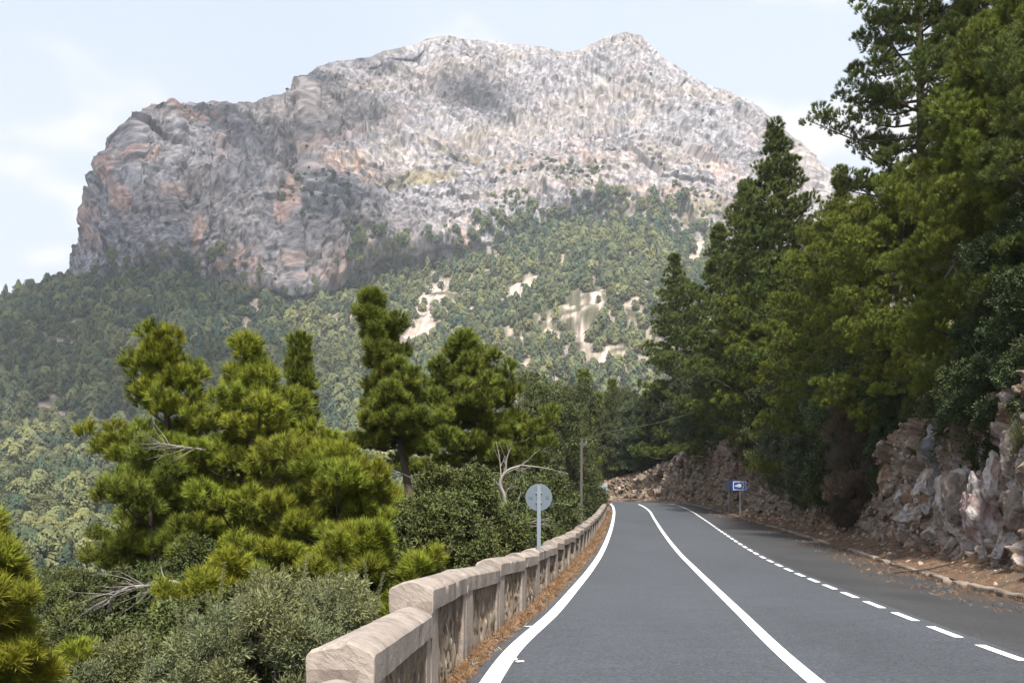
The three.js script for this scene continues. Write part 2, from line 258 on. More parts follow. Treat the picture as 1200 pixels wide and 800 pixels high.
// ------------------------------------------------------------------ parapet
{
  const wall = new THREE.Group(); wall.name = 'parapet_wall'; scene.add(wall);
  wall.userData = { label: 'low stone parapet with rounded copings and rubble panels along the road edge', category: 'wall' };
  const r = rng(77), stones = [...Array(14)].map((_, i) => rockGeometry(300 + i, 1, 6, 0.12, [[0.15, 0.112, 0.08], [0.18, 0.135, 0.095], [0.11, 0.088, 0.068], [0.16, 0.13, 0.105]][i % 4], 0.05));
  // walk the wall line in steps of one bay
  const ends = []; { const n = 6000; let len = 0, last = on('wall', 0), next = 1.86; for (let i = 0; i <= n; i++) { const p = on('wall', i / n); len += p.distanceTo(last); last = p; if (len >= next) { ends.push(p.clone()); next += 2.62; } if (i / n > 14 / SN) break; } }
  const colour = (x, y, z, o = 0) => { const n = fbm(x * 2.5, y * 2.5, z * 2.5, 4), k = 1 + n * 0.4, st = sstep(0.16, 0.34, fbm(x * 5 + 9, y * 1.2, z * 5, 3)) * 0.3; return [0.272 * k * (1 - st) + o, 0.226 * k * (1 - st) + o, 0.196 * k * (1 - st) + o]; };
  function block(x0, x1, y0, y1, z0, z1, seed, rough = 0.004) {       // a cast block with softened edges and its own weathering, in the bay's axes
    const nx = Math.max(2, Math.ceil((x1 - x0) / 0.12)), ny = Math.max(2, Math.ceil((y1 - y0) / 0.12)), g = new THREE.BoxGeometry(x1 - x0, y1 - y0, z1 - z0, nx, ny, 3), p = g.attributes.position, C = new Float32Array(p.count * 3);
    for (let i = 0; i < p.count; i++) { const x = p.getX(i) + (x0 + x1) / 2, y = p.getY(i) + (y0 + y1) / 2, z = p.getZ(i) + (z0 + z1) / 2; const e = rough * 2; p.setXYZ(i, x + fbm(x * 6 + seed, y * 6, z * 6, 3) * e, y + fbm(x * 6, y * 6 + seed, z * 6, 3) * e, z + fbm(x * 6, y * 6, z * 6 + seed, 3) * e); C.set(colour(x + seed, y, z), i * 3); }
    g.setAttribute('color', new THREE.BufferAttribute(C, 3)); g.computeVertexNormals();
    const uv = g.attributes.uv; for (let i = 0; i < uv.count; i++) uv.setXY(i, p.getX(i) + p.getZ(i), p.getY(i) + p.getZ(i) * 0.5);
    return g;
  }
  for (let b = 0; b < ends.length - 1; b++) {
    const p0 = ends[b], p1 = ends[b + 1], L = p0.distanceTo(p1) - 0.045, near = -p1.z < 34, seed = b * 3.7;
    if (p1.z > 8) continue;
    const bay = new THREE.Group(); bay.name = 'bay'; wall.add(bay);
    bay.position.set(p0.x, p0.y, p0.z); bay.rotation.y = Math.atan2(-(p1.z - p0.z), p1.x - p0.x); bay.rotation.order = 'YZX'; bay.rotation.z = Math.asin((p1.y - p0.y) / p0.distanceTo(p1)) - 0.036 + (r() - 0.5) * 0.012;
    // bay axes: x along the wall, y up, +z towards the road... the road lies on the right of the way
    const first = Math.round((-p0.z - 4.2) / 2.62), hgt = ([0.74, 0.86, 0.98, 0.95, 0.97, 0.92][first + 1] ?? 0.91 + (r() - 0.5) * 0.06), T = 0.33, lowNear = r() * 0.05;
    const nu = near ? 60 : 10, prof = []; for (let k = 0; k <= 14; k++) { const a = k / 14; prof.push([lerp(-T - 0.03, 0.03, a), a]); }
    const sect = [[0.010, -0.19], [0.013, -0.11], [0.013, -0.032], [-0.008, -0.008]]; for (let k = 0; k <= 8; k++) { const a = k / 8; sect.push([lerp(-0.03, 0.03 - T, a), 0.0 + 0.045 * Math.sin(a * Math.PI)]); } for (const [z, y] of sect.slice(0, 4).reverse()) sect.push([-T - z, y]);
    const ns = sect.length;
    const cop = grid(nu + 4, ns - 1, (u, v, o, i, j) => {
      const t = clamp((i - 2) / nu, 0, 1), x = t * L; let [z, y] = sect[j]; const edge = Math.min(t, 1 - t) * L, round = edge < 0.03 ? -(0.03 - edge) * 0.5 : 0;
      if (i < 2 || i > nu + 2) { const k = (i === 1 || i === nu + 3) ? 0.5 : 0.0; y = lerp(-0.12, y - 0.012, i === 1 || i === nu + 3 ? 0.9 : 0); z = lerp(-T / 2, z, i === 1 || i === nu + 3 ? 0.96 : 0); }
      const X = x + seed, wob = fbm(X * 1.5, z * 2, seed, 2) * 0.008, chip = Math.max(0, facet(X * 3, y * 6 + seed, z * 5, 0.3) - 0.42) * 0.14;
      o.p = [x, hgt + y + round + wob - chip - lowNear * (1 - t), z + fbm(X * 5, y * 9, 3 + seed, 3) * 0.008 - Math.sign(z + T / 2) * chip * 0.6]; o.uv = [i < 2 || i > nu + 2 ? X + y * 0.9 + 0.03 : X, z * 1.1 + y]; o.c = colour(X, y, z, 0.03);
    });
    // bay axes' +z is the right-hand side of the way
    mesh('coping', toCreasedNormals(cop, 0.55), M.concrete, bay);
    mesh('pier', block(0, 0.40, -0.25, hgt - 0.13, -T, 0, seed), M.concrete, bay);
    mesh('pier', block(L - 0.22, L, -0.25, hgt - 0.13, -T, -0.002, seed + 5), M.concrete, bay);
    // recessed rubble panel
    const pw0 = 0.40, pw1 = L - 0.22, top = hgt - 0.17;
    const nx = near ? 60 : 24, ny = near ? 24 : 10;
    const panel = mesh('panel', grid(nx, ny, (u, v, o) => { const x = lerp(pw0 - 0.01, pw1 + 0.01, u), y = lerp(-0.25, top, v), f = facet((x + seed) * 13, y * 5.5, seed, 0.7), id = FC.id, cr = sstep(0.02, 0.14, FC.crack); o.p = [x, y, -0.105 + f * 0.045 * cr - (1 - cr) * 0.03]; o.uv = [x, y]; const k = (0.65 + 0.5 * id); o.c = [0.12 * k, 0.09 * k, 0.066 * k]; }), M.stone, bay);
    mesh('backing', block(pw0, pw1, -0.25, hgt - 0.13, -T, -0.16, seed + 9), M.concrete, bay);
    if (near && p1.z < -2) {
      // each stone set in the panel
      let y = 0.02; while (y < top - 0.05) { const rowH = 0.11 + 0.13 * r(); let x = pw0 + 0.03; while (x < pw1 - 0.03) { const w = 0.03 + 0.07 * r() * r() + 0.02 * r(), s = mesh('stone', stones[Math.floor(r() * 14)], M.stone, panel); s.position.set(x + w / 2, Math.min(y + rowH / 2, top - rowH * 0.45), -0.10 + 0.02 * r()); s.scale.set(w * 0.62, rowH * (0.55 + 0.45 * r()), 0.02 + 0.045 * r()); s.rotation.set((r() - 0.5) * 0.3, (r() - 0.5) * 0.5, (r() - 0.5) * 0.4); x += w; if (r() < 0.16) x += 0.03; } y += rowH * 0.92; if (-p1.z > 20) y += rowH; }
    }
  }
}

// ------------------------------------------------------------------ kerb and rock bank on the hill side
structure('kerb', grid(6, 900, (u, v, o) => {
  const sect = [[0, -0.08], [0.0, 0.07], [0.02, 0.105], [0.10, 0.11], [0.19, 0.1], [0.2, 0.06], [0.22, -0.08]][Math.round(u * 6)];
  const p = on('kerb', v, sect[0], sect[1]), n = fbm(p.x * 3, 2, p.z * 3, 4), brk = Math.max(0, facet(p.x * 1.6, 0, p.z * 1.6, 0.2) - 0.18) * 0.22;
  o.p = [p.x + n * 0.03, p.y - (sect[1] > 0 ? brk : 0) + n * 0.03, p.z]; o.uv = [p.x + p.z, u * 0.4];
  const m = sstep(0.02, 0.3, fbm(p.x * 1.3 + 8, 1, p.z * 1.3, 4)), k = 1 + n * 0.5; o.c = [lerp(0.23, 0.11, m) * k, lerp(0.195, 0.078, m) * k, lerp(0.165, 0.055, m) * k];
}), M.concrete, 'worn low concrete kerb half buried in needles along the lay-by', 'kerb');

const bank = new THREE.Group(); bank.name = 'rock_bank'; scene.add(bank);
bank.userData = { kind: 'structure', label: 'cut bank of broken brown and white limestone above the lay-by', category: 'rock bank' };
const bankProfile = (s, t) => { const hb = bankHeight(s);            // t 0..1 from the kerb to the hill: [outwards, up]
  if (t < 0.12) return [0.2 + t / 0.12 * 1.0, 0.05 + t / 0.12 * 0.32];
  if (t < 0.72) { const k = (t - 0.12) / 0.6; return [1.2 + k * 1.5 + 0.25 * Math.sin(k * 5), 0.37 + k * (hb - 0.37)]; }
  const k = (t - 0.72) / 0.28; return [2.95 + k * 4, hb + k * 1.6]; };
function bankPoint(s, t, rough = true) {
  const [d, h] = bankProfile(s, t), p = on('kerb', s, d, h);
  if (!rough) return p;
  const w = sstep(0.08, 0.2, t) * (1 - 0.6 * sstep(0.75, 1, t)), dd = -p.z, big = 1 + 0.3 * sstep(40, 12, dd);
  const T = CUR.kerb.getTangent(s), sheer = p.y;
  const f1 = facet(p.x * 0.75, p.y * 0.55 + p.x * 0.2, p.z * 0.75, 0.9), i1 = FC.id, f2 = facet(p.x * 2.1 + 3, p.y * 1.7, p.z * 2.1, 0.9), i2 = FC.id, c2 = FC.crack, f3 = facet(p.x * 5.2, p.y * 4.4 + 7, p.z * 5.2, 0.9), i3 = FC.id, c3 = FC.crack;
  const h2 = w * (f1 * 0.50 * big + f2 * 0.22 + f3 * 0.09) + fbm(p.x * 1.5, p.y * 1.5, p.z * 1.5, 4) * 0.2 * (0.3 + w);
  p.x += T.z * h2 * 0.92; p.z += -T.x * h2 * 0.92; p.y += h2 * 0.3;   // towards the road and a little up
  p.info = [i1, i2, i3, c2, c3, w];
  return p;
}
const hitBank = (px, py) => { for (let d = 10; d < 130; d += 0.1) { const x = (px - 600) * d / FOCAL, y = EYE + (600 - py) * d / FOCAL, k = nearest(KERBP, x, -d); if (k.side < 0) continue; const hb = bankHeight(k.s), h = k.d < 1.2 ? 0.05 + (k.d - 0.2) * 0.32 : k.d < 2.95 ? lerp(0.37, hb, (k.d - 1.2) / 1.75) : hb + (k.d - 2.95) * 0.4; if (y - k.y < h) return d; } return 130; };   // where a line of sight meets the bank
{
  const S = []; for (let d = -12; d < 92; d += Math.max(0.04, d * 0.0032)) S.push(stationAt(Math.max(-17, d))); for (let k = 0; k <= 330; k++) S.push((12 + 6 * k / 330) / SN);
  const sheet = grid(S.length - 1, 150, (u, v, o, i) => {
    const p = bankPoint(S[i], v), [i1, i2, i3, c2, c3, w] = p.info, x = p.x, y = p.y, z = p.z;
    o.p = [x, y, z]; o.uv = [x * 0.6 + z * 0.6, y];
    const n = fbm(x * 0.5, y * 0.5, z * 0.5, 4), pale = sstep(0.55, 0.75, i2 * 0.5 + i3 * 0.35 + n * 0.8 + 0.1), red = sstep(0.0, 0.3, fbm(x * 0.35 + 5, y * 0.35, z * 0.35, 3)), g = (0.7 + 0.6 * i3) * (0.85 + 0.4 * i2);
    const nearW = sstep(38, 20, -z);
    let c = [lerp(0.135, 0.175, red) * g, lerp(0.098, 0.104, red) * g, lerp(0.072, 0.064, red) * g];
    const pc = [lerp(0.22, 0.32, nearW), lerp(0.18, 0.285, nearW), lerp(0.145, 0.285, nearW)], a = pale * 0.8; c = c.map((q, k) => lerp(q, pc[k] * (0.8 + 0.4 * i3), a));
    o.c = c;
  });
  mesh('bank_face', sheet, M.rock, bank);
  mesh('needle_shelf', grid(S.length - 1, 14, (u, v, o, i) => { const p = bankPoint(S[i], v * (0.115 + 0.03 * noise(S[i] * 260, 1, 2))), m = 1 + fbm(p.x * 5, p.y * 5, p.z * 5, 4) * 0.9, gr = sstep(0.1, 0.35, fbm(p.x * 2.3 + 4, 1, p.z * 2.3, 4)); o.p = [p.x, p.y + 0.03, p.z]; o.uv = [p.x, p.z]; o.c = [lerp(0.15, 0.11, gr) * m, lerp(0.085, 0.08, gr) * m, lerp(0.050, 0.055, gr) * m]; }), M.litter, bank);
  // boulders and stones that stand out of the bank
  const r = rng(31), brown = [...Array(10)].map((_, i) => rockGeometry(700 + i, 4, 12, 0.09, [[0.17, 0.125, 0.09], [0.20, 0.145, 0.10], [0.13, 0.10, 0.08], [0.19, 0.155, 0.125]][i % 4], 0.2)), pale = [...Array(6)].map((_, i) => rockGeometry(800 + i, 14, 14, 0.055, [[0.16, 0.13, 0.11], [0.15, 0.115, 0.09], [0.18, 0.12, 0.08]][i % 3], 0.42));
  // big outcrop by the lay-by: [px, py, distance, half width, half height, turn, kind]
  const big = [[1122, 530, 20.2, 0.62, 0.78, 0.25, 'slab'], [1068, 515, 21.5, 0.38, 0.55, 0.5], [1092, 575, 19.6, 0.42, 0.4, 0.1], [1128, 598, 18.8, 0.58, 0.66, -0.2], [1155, 606, 18.4, 0.42, 0.72, -0.35, 'pink'], [1178, 570, 18.2, 0.36, 0.55, 0.2, 'pink'], [1204, 535, 17.6, 0.4, 0.75, 0.1], [1192, 628, 17.0, 0.36, 0.42, -0.3], [1070, 610, 20.2, 0.35, 0.3, 0.3], [1102, 628, 19.0, 0.3, 0.25, 0], [1160, 500, 19.8, 0.5, 0.62, 0.5, 'ochre'], [1045, 560, 22.5, 0.35, 0.42, 0.1, 'ochre'], [1212, 600, 16.4, 0.42, 0.6, 0.15], [1240, 560, 15.8, 0.6, 0.9, 0.2], [1175, 655, 16.6, 0.24, 0.16, 0.4], [1255, 640, 14.8, 0.5, 0.4, 0.4], [1058, 585, 21.4, 0.22, 0.28, 0.3], [1085, 545, 20.6, 0.26, 0.3, 0.2], [1110, 566, 19.2, 0.24, 0.24, -0.4], [1142, 566, 19.0, 0.26, 0.3, 0.6], [770, 527, 98, 1.1, 1.5, 0.4], [784, 524, 95, 0.5, 0.7, 0.3], [826, 517, 86, 0.5, 0.7, -0.3]];
  const special = { slab: rockGeometry(900, 14, 7, 0.05, [0.10, 0.095, 0.11], 0.22), pink: rockGeometry(901, 14, 12, 0.055, [0.20, 0.135, 0.125], 0.28), ochre: rockGeometry(902, 14, 14, 0.06, [0.20, 0.13, 0.085], 0.12) };
  big.forEach(([px, py, d0, w, h, turn, kind], i) => { const m = mesh('boulder', special[kind] ?? pale[i % 6], M.rock, bank), d = hitBank(px, py), e = d0 < 40 ? d / d0 : 1; m.position.copy(at(px, py, d + 0.1)); m.scale.set(w * e, h * e, w * e * 0.95); m.rotation.set(turn * 0.4, turn * 5 + i, turn); });
  for (let k = 0; k < 260; k++) { const d = 14 + 92 * Math.pow(r(), 1.25), s = d < 92 ? stationAt(d) : (12 + (d - 92) / 7) / SN, t = 0.14 + 0.56 * r(), p = bankPoint(s, t); const dd = -p.z, size = (0.09 + 0.20 * r() * r()) * (0.55 + dd / 55); const m = mesh('rock', brown[Math.floor(r() * 10)], M.rock, bank); m.position.copy(p); m.scale.set(size * (0.8 + 0.6 * r()), size * (0.6 + 0.6 * r()), size); m.rotation.set(r() * 3, r() * 6, r() * 3); }
  // rubble too small to pick apart
  const n = 5200, inst = new THREE.InstancedMesh(rockGeometry(950, 1, 9, 0.1, [0.22, 0.17, 0.13], 0.15), M.stone, n), o = new THREE.Object3D(), c = new THREE.Color();
  for (let k = 0; k < n; k++) { const d = 8 + 100 * Math.pow(r(), 1.3), s = d < 92 ? stationAt(d) : (12 + (d - 92) / 5) / SN, t = 0.02 + 0.7 * Math.pow(r(), 0.8), p = bankPoint(s, t), dd = -p.z, z = (0.025 + 0.06 * r() * r()) * (0.5 + dd / 40); o.position.copy(p); o.scale.set(z * (0.7 + r()), z * (0.5 + 0.7 * r()), z); o.rotation.set(r() * 6, r() * 6, r() * 6); o.updateMatrix(); inst.setMatrixAt(k, o.matrix); const q = 0.55 + r() * 1.1; inst.setColorAt(k, c.setRGB(q, q * (0.9 + 0.1 * r()), q * (0.82 + 0.18 * r()))); }
  inst.name = 'rubble'; inst.userData.kind = 'stuff'; inst.castShadow = inst.receiveShadow = true; bank.add(inst);
}

// ------------------------------------------------------------------ the mountain: a loft through contour lines read off the photograph
const RIDGE = [[-200, 452], [-60, 395], [0, 365], [40, 350], [70, 334], [78, 322], [88, 308], [100, 288], [118, 240], [126, 222], [135, 205], [142, 185], [150, 166], [165, 148], [200, 133], [240, 128], [258, 124], [268, 130], [280, 123], [300, 122], [340, 112], [358, 100], [364, 86], [372, 79], [400, 70], [440, 63], [470, 52], [500, 44], [520, 43], [560, 47], [600, 52], [640, 56], [660, 62], [680, 60], [700, 49], [720, 39], [735, 35], [752, 39], [765, 52], [775, 63], [800, 81], [830, 100], [870, 120], [900, 143], [940, 172], [975, 200], [1010, 226], [1200, 330], [1500, 480]];
const RIDGED = [[-200, 900], [0, 960], [70, 1060], [90, 1080], [118, 1085], [165, 1090], [262, 1200], [360, 1270], [400, 1320], [560, 1420], [735, 1520], [900, 1540], [1200, 1560], [1500, 1500]];
const FOOT = [[-200, 452.5], [-60, 396], [0, 366], [40, 351], [70, 335], [90, 332], [130, 334], [200, 322], [245, 348], [300, 362], [345, 378], [400, 366], [450, 342], [520, 326], [600, 300], [650, 276], [690, 266], [760, 264], [820, 290], [1000, 340], [1500, 500]];
const FOOTD = [[-200, 880], [0, 930], [70, 985], [120, 960], [250, 960], [345, 930], [450, 990], [600, 1040], [700, 1080], [820, 1060], [1500, 1000]];
const KS = [
  (p) => [interp([[-200, 960], [1500, 960]], p), 105], (p) => [715, 190], (p) => [650, 310], (p) => [597, 430], (p) => [545, 545],
  (p) => [interp(FOOT, p), interp(FOOTD, p)],
  (p) => [lerp(interp(FOOT, p), interp(RIDGE, p), 0.50), lerp(interp(FOOTD, p), interp(RIDGED, p), 0.30)],
  (p) => [lerp(interp(FOOT, p), interp(RIDGE, p), 0.62), lerp(interp(FOOTD, p), interp(RIDGED, p), 0.55)],
  (p) => [interp(RIDGE, p), interp(RIDGED, p)],
  (p) => [interp(RIDGE, p) + 190, interp(RIDGED, p) + 420],
];
const KN = [10, 16, 16, 20, 90, 150, 46, 130, 16];
const PXS = []; for (let p = -200; p < 1500;) { PXS.push(p); p += p > 55 && p < 905 ? 1 : 6; }
const loft = (p, k, f) => { const a = KS[k](p), b = KS[k + 1](p), A = at(p, a[0], a[1]), B = at(p, b[0], b[1]); return A.lerp(B, f); };
const ROWS = []; KN.forEach((n, k) => { for (let i = 0; i < n; i++) ROWS.push([k, i / n]); }); ROWS.push([KN.length - 1, 1]);
const spot = (list, x, y) => { let m = 0; for (const [cx, cy, rx, ry, a = 0, wgt = 1] of list) { const c = Math.cos(a), s = Math.sin(a), dx = x - cx, dy = y - cy, u = (dx * c + dy * s) / rx, v = (-dx * s + dy * c) / ry, d = u * u + v * v; if (d < 1.7) m = Math.max(m, wgt * sstep(1.7, 0.3, d)); } return m; };
// iron-stained faces, grassy ledges and scree, placed on the face by contour position
const ORANGE = [[150, 212, 7, 26], [178, 206, 15, 13], [222, 158, 38, 9, 0.05], [245, 158, 14, 8], [155, 250, 9, 18], [112, 268, 12, 26, 0.3, 0.7], [205, 235, 18, 8, 0, 0.6], [232, 290, 9, 26], [278, 335, 34, 24], [268, 322, 22, 12], [342, 268, 10, 28, 0.25], [398, 225, 30, 18, -0.3, 0.7], [420, 236, 26, 14, 0, 0.6], [372, 200, 24, 10, -0.4, 0.5], [385, 340, 22, 20, 0, 0.6], [350, 335, 12, 16, 0, 0.6], [330, 190, 16, 8, 0, 0.5], [260, 190, 10, 26, 0, 0.4], [690, 170, 50, 16, 0.3, 0.35], [850, 190, 30, 14, 0.5, 0.5], [548, 295, 14, 16, 0, 0.6], [420, 180, 60, 14, -0.3, 0.3], [640, 200, 70, 16, -0.2, 0.4], [820, 240, 60, 14, 0.1, 0.5], [740, 240, 80, 14, 0, 0.5]];
const GRASS = [[478, 186, 36, 9, -0.25], [540, 192, 34, 8, 0.1], [500, 228, 36, 9, -0.2], [455, 242, 24, 6, -0.2, 0.7], [600, 205, 40, 8, -0.2, 0.7], [700, 235, 50, 10, 0, 0.6], [560, 170, 30, 6, 0, 0.5], [810, 258, 40, 12, 0, 0.8], [770, 250, 40, 9, 0, 0.7], [660, 130, 60, 8, -0.2, 0.3]];
const SCREE = [[506, 366, 13, 36, 0.45], [486, 398, 26, 13, -0.4], [530, 380, 5, 14, 0.3], [614, 342, 26, 8, -0.5], [640, 338, 10, 4, -0.2], [548, 372, 5, 12, 0.5], [676, 378, 15, 26, -0.2], [702, 352, 7, 28, 0.1], [684, 408, 8, 14, 0.3], [712, 400, 4, 20, 0.2], [600, 428, 12, 8], [632, 432, 12, 6], [735, 412, 18, 6, -0.5], [650, 388, 6, 10], [700, 330, 4, 10], [740, 370, 12, 4, -0.4], [12, 436, 34, 9, -0.55], [45, 412, 14, 8, -0.5], [70, 405, 13, 8, -0.5], [90, 386, 10, 8, -0.7], [165, 455, 22, 8, -0.55], [205, 325, 14, 8], [300, 375, 22, 5, -0.6], [62, 486, 18, 9], [130, 490, 8, 3, -0.4], [175, 408, 5, 5], [55, 380, 8, 5, -0.4], [10, 404, 14, 4], [340, 362, 6, 10], [505, 330, 6, 8], [820, 300, 10, 14, 0.4], [452, 420, 16, 10], [380, 430, 20, 8, -0.4]];
const MP = new Float32Array(PXS.length * ROWS.length * 3), ROWPY = new Float32Array(PXS.length * ROWS.length);
{
  const nC = PXS.length, nR = ROWS.length, base = new Float32Array(nC * nR * 3);
  for (let j = 0; j < nR; j++) for (let i = 0; i < nC; i++) { const [k, f] = ROWS[j], p = loft(PXS[i], k, f), q = j * nC + i; base.set([p.x, p.y, p.z], q * 3); ROWPY[q] = 600 - (p.y - EYE) * FOCAL / -p.z; }
  const g = grid(nC - 1, nR - 1, (u, v, o, i, j) => {
    const q = j * nC + i, [k, f] = ROWS[j], x = base[q * 3], y = base[q * 3 + 1], z = base[q * 3 + 2], px = PXS[i], py = ROWPY[q];
    const iA = Math.max(0, i - 6), iB = Math.min(nC - 1, i + 6), jA = Math.max(0, j - 12), jB = Math.min(nR - 1, j + 12);
    const a = (j * nC + iB) * 3, b = (j * nC + iA) * 3, c = (jB * nC + i) * 3, d = (jA * nC + i) * 3;
    const N = V(base[a] - base[b], base[a + 1] - base[b + 1], base[a + 2] - base[b + 2]).cross(V(base[c] - base[d], base[c + 1] - base[d + 1], base[c + 2] - base[d + 2])).normalize();
    const wood = k < 5 ? 1 : 0, edge = sstep(0, 0.15, (k === 5 ? f : k > 5 ? 1 : 0)), cliff = px < 70 ? 0.15 * edge : edge * (k >= 8 ? 0.5 : 1) * sstep(66, 92, px), soft = k < 5 ? sstep(105, 400, -z) : 1;
    // strata dipping to the west, gullies running down
    const dip = y - x * 0.42, sx = x * 0.9 + y * 0.38;
    const right = sstep(560, 800, px) * sstep(140, 260, py + (px - 700) * 0.1);
    const f1 = facet(sx / 95, dip / 120, z / 110, 0.8), f2 = facet(sx / 34 + 5, dip / 46, z / 40, 0.9), i2 = FC.id, f3 = facet(sx / 13, dip / 15 + 3, z / 14, 1), i3 = FC.id, c3 = FC.crack, f4 = facet(sx / 5.2, dip / 5.6, z / 6, 1), i4 = FC.id, c4 = FC.crack;
    const gully = ridged(sx / 60, dip / 260, z / 90 + 2, 3), strata = ridged(sx / 300 + 4, dip / 22, z / 120, 3);
    const buttress = fbm(sx / 210, y / 420, z / 260, 3), fluting = ridged(sx / 26, y / 260 + 3, z / 60, 3);
    let h = cliff * (buttress * 60 + f1 * 7 + f2 * 4.6 + f3 * 2.6 + f4 * 1.5 + gully * 13 * (1 - right * 0.5) + fluting * 9 * (1.1 - right) + strata * (0.5 + 5 * right)) + (1 - cliff) * soft * (fbm(x / 90, y / 90, z / 90, 4) * 22 + fbm(x / 14, y / 14, z / 14, 3) * 3);
    if (k >= 7) h *= lerp(1, 0.42, k === 7 ? sstep(0.7, 1, f) : 1);
    const P = [x + N.x * h, y + N.y * h, z + N.z * h]; o.p = P; MP.set(P, q * 3); o.uv = [sx * 0.021 + z * 0.006, dip * 0.019 + z * 0.009];
    // limestone: grey and lilac, paler where freshly broken, orange where stained
    const n1 = fbm(x / 60, y / 60, z / 60, 5), n2 = fbm(x / 9, y / 9, z / 9, 4), n3 = fbm(sx / 160 + 3, dip / 40, z / 90, 4);
    const t = 0.80 + 0.2 * (i4 - 0.5) + 0.14 * (i3 - 0.5) + n2 * 0.4 + n1 * 0.2 + fbm(sx / 3.0, dip / 3.6, z / 3.4, 3) * 0.6 + fbm(sx / 5, y / 60, z / 9, 3) * 0.5, joint = (c4 < 0.08 ? 0.75 : 1) * (c3 < 0.05 ? 0.7 : 1) * (1 - 0.4 * sstep(0.6, 0.85, ridged(sx / 11, y / 120, z / 30 + 4, 3)));
    let col = [0.350 * t * joint, 0.328 * t * joint, 0.350 * t * joint];
    const warm = sstep(-0.05, 0.35, n3 + n2 * 0.4); col = [lerp(col[0], 0.405 * t, warm * 0.5), lerp(col[1], 0.34 * t, warm * 0.5), lerp(col[2], 0.326 * t, warm * 0.5)];
    const or = spot(ORANGE, px, py) * sstep(-0.22, 0.2, n2 * 1.5 + n1 * 0.8 + (i3 - 0.5) * 0.5); col = [lerp(col[0], 0.56 * t, or * 0.7), lerp(col[1], 0.34 * t, or * 0.7), lerp(col[2], 0.26 * t, or * 0.7)];
    const gr = Math.max(spot(GRASS, px, py) * sstep(-0.3, 0.1, n2 + n1), 0.22 * sstep(0.15, 0.34, n3 + n1 * 0.5) * sstep(0.35, 0.6, N.y + f3 * 0.3)) * edge; col = [lerp(col[0], 0.25 * t, gr), lerp(col[1], 0.212 * t, gr), lerp(col[2], 0.14 * t, gr)];
    if (k < 5 || (k === 5 && f < 0.03)) { const e = 1 + n2 * 0.5, jx = fbm(x / 22, y / 22, z / 22, 4) * 20, jy = fbm(x / 22 + 9, y / 22, z / 22, 4) * 15, sc = spot(SCREE, px + jx, py + jy); const es = 0.42, sh = Math.max(sc * sstep(-0.5, -0.1, n2 + n1), es * sstep(-0.1, 0.25, n1 * 0.6 + n2)); col = [lerp(0.11, 0.52, sh) * e, lerp(0.105, 0.42, sh) * e, lerp(0.062, 0.36, sh) * e]; }
    o.c = col;
  });
  structure('mountain', g, M.mountain, 'bare grey limestone massif stained orange above wooded slopes', 'mountain');
}

// ------------------------------------------------------------------ foliage elements
function tuftGeometry(seed, n, len, width, spread) {                  // a spray of needles about +y
  const r = rng(seed), P = [], d = V(), s = V();
  for (let i = 0; i < n; i++) {
    const a = r() * 6.283, t = spread * Math.sqrt(r()), l = len * (0.65 + 0.5 * r()), y0 = (r() - 0.7) * len * 0.9;
    d.set(Math.sin(t) * Math.cos(a), Math.cos(t), Math.sin(t) * Math.sin(a)); s.set(r() - 0.5, r() - 0.5, r() - 0.5).cross(d).normalize().multiplyScalar(width / 2);
    const b = [d.x * len * 0.05, y0, d.z * len * 0.05], e = [b[0] + d.x * l, b[1] + d.y * l, b[2] + d.z * l];
    P.push(b[0] - s.x, b[1] - s.y, b[2] - s.z, b[0] + s.x, b[1] + s.y, b[2] + s.z, ...e);
  }
  const g = new THREE.BufferGeometry(); g.setAttribute('position', new THREE.Float32BufferAttribute(P, 3)); g.computeVertexNormals(); return g;
}
function sprigGeometry(seed, n, reach, l, w) {                       // leaves round a twig along +y
  const r = rng(seed), P = [], d = V(), s = V(), nn = V();
  for (let i = 0; i < n; i++) {
    const a = r() * 6.283, t = 0.3 + 1.3 * r(), q = l * (0.7 + 0.6 * r()), ww = w * (0.7 + 0.5 * r());
    d.set(Math.sin(t) * Math.cos(a), Math.cos(t), Math.sin(t) * Math.sin(a)); s.set(r() - 0.5, r() - 0.5, r() - 0.5).cross(d).normalize().multiplyScalar(ww / 2); nn.crossVectors(d, s).normalize().multiplyScalar(ww * 0.25);
    const y = (r() - 0.45) * reach, b = V(d.x * reach * 0.35 * r(), y, d.z * reach * 0.35 * r()), m = b.clone().addScaledVector(d, q * 0.5), e = b.clone().addScaledVector(d, q), L = m.clone().add(s).add(nn), Q = m.clone().sub(s).add(nn);
    P.push(...b, ...L, ...e, ...b, ...e, ...Q);
  }
  const g = new THREE.BufferGeometry(); g.setAttribute('position', new THREE.Float32BufferAttribute(P, 3)); g.computeVertexNormals(); return g;
}
const TUFT = [tuftGeometry(1, 46, 0.14, 0.0115, 1.05), tuftGeometry(2, 46, 0.145, 0.0115, 0.95)];
const TUFTFAR = tuftGeometry(3, 62, 0.30, 0.030, 1.05);
const SPRIG = { oak: sprigGeometry(4, 26, 0.2, 0.062, 0.036), olive: sprigGeometry(5, 34, 0.2, 0.06, 0.017), far: sprigGeometry(6, 26, 0.5, 0.17, 0.10) };
const UP = V(0, 1, 0);
function tube(pts, r0, r1, sides = 6, seg) {                          // tapering limb through points
  const c = new THREE.CatmullRomCurve3(pts), n = seg ?? Math.max(3, pts.length * 2), g = new THREE.TubeGeometry(c, n, 1, sides, false), p = g.attributes.position, q = V();
  for (let i = 0; i <= n; i++) { c.getPointAt(i / n, q); const rr = lerp(r0, r1, Math.pow(i / n, 0.8)); for (let j = 0; j <= sides; j++) { const k = i * (sides + 1) + j; p.setXYZ(k, q.x + (p.getX(k) - q.x) * rr, q.y + (p.getY(k) - q.y) * rr, q.z + (p.getZ(k) - q.z) * rr); } }
  g.computeVertexNormals(); return g;
}
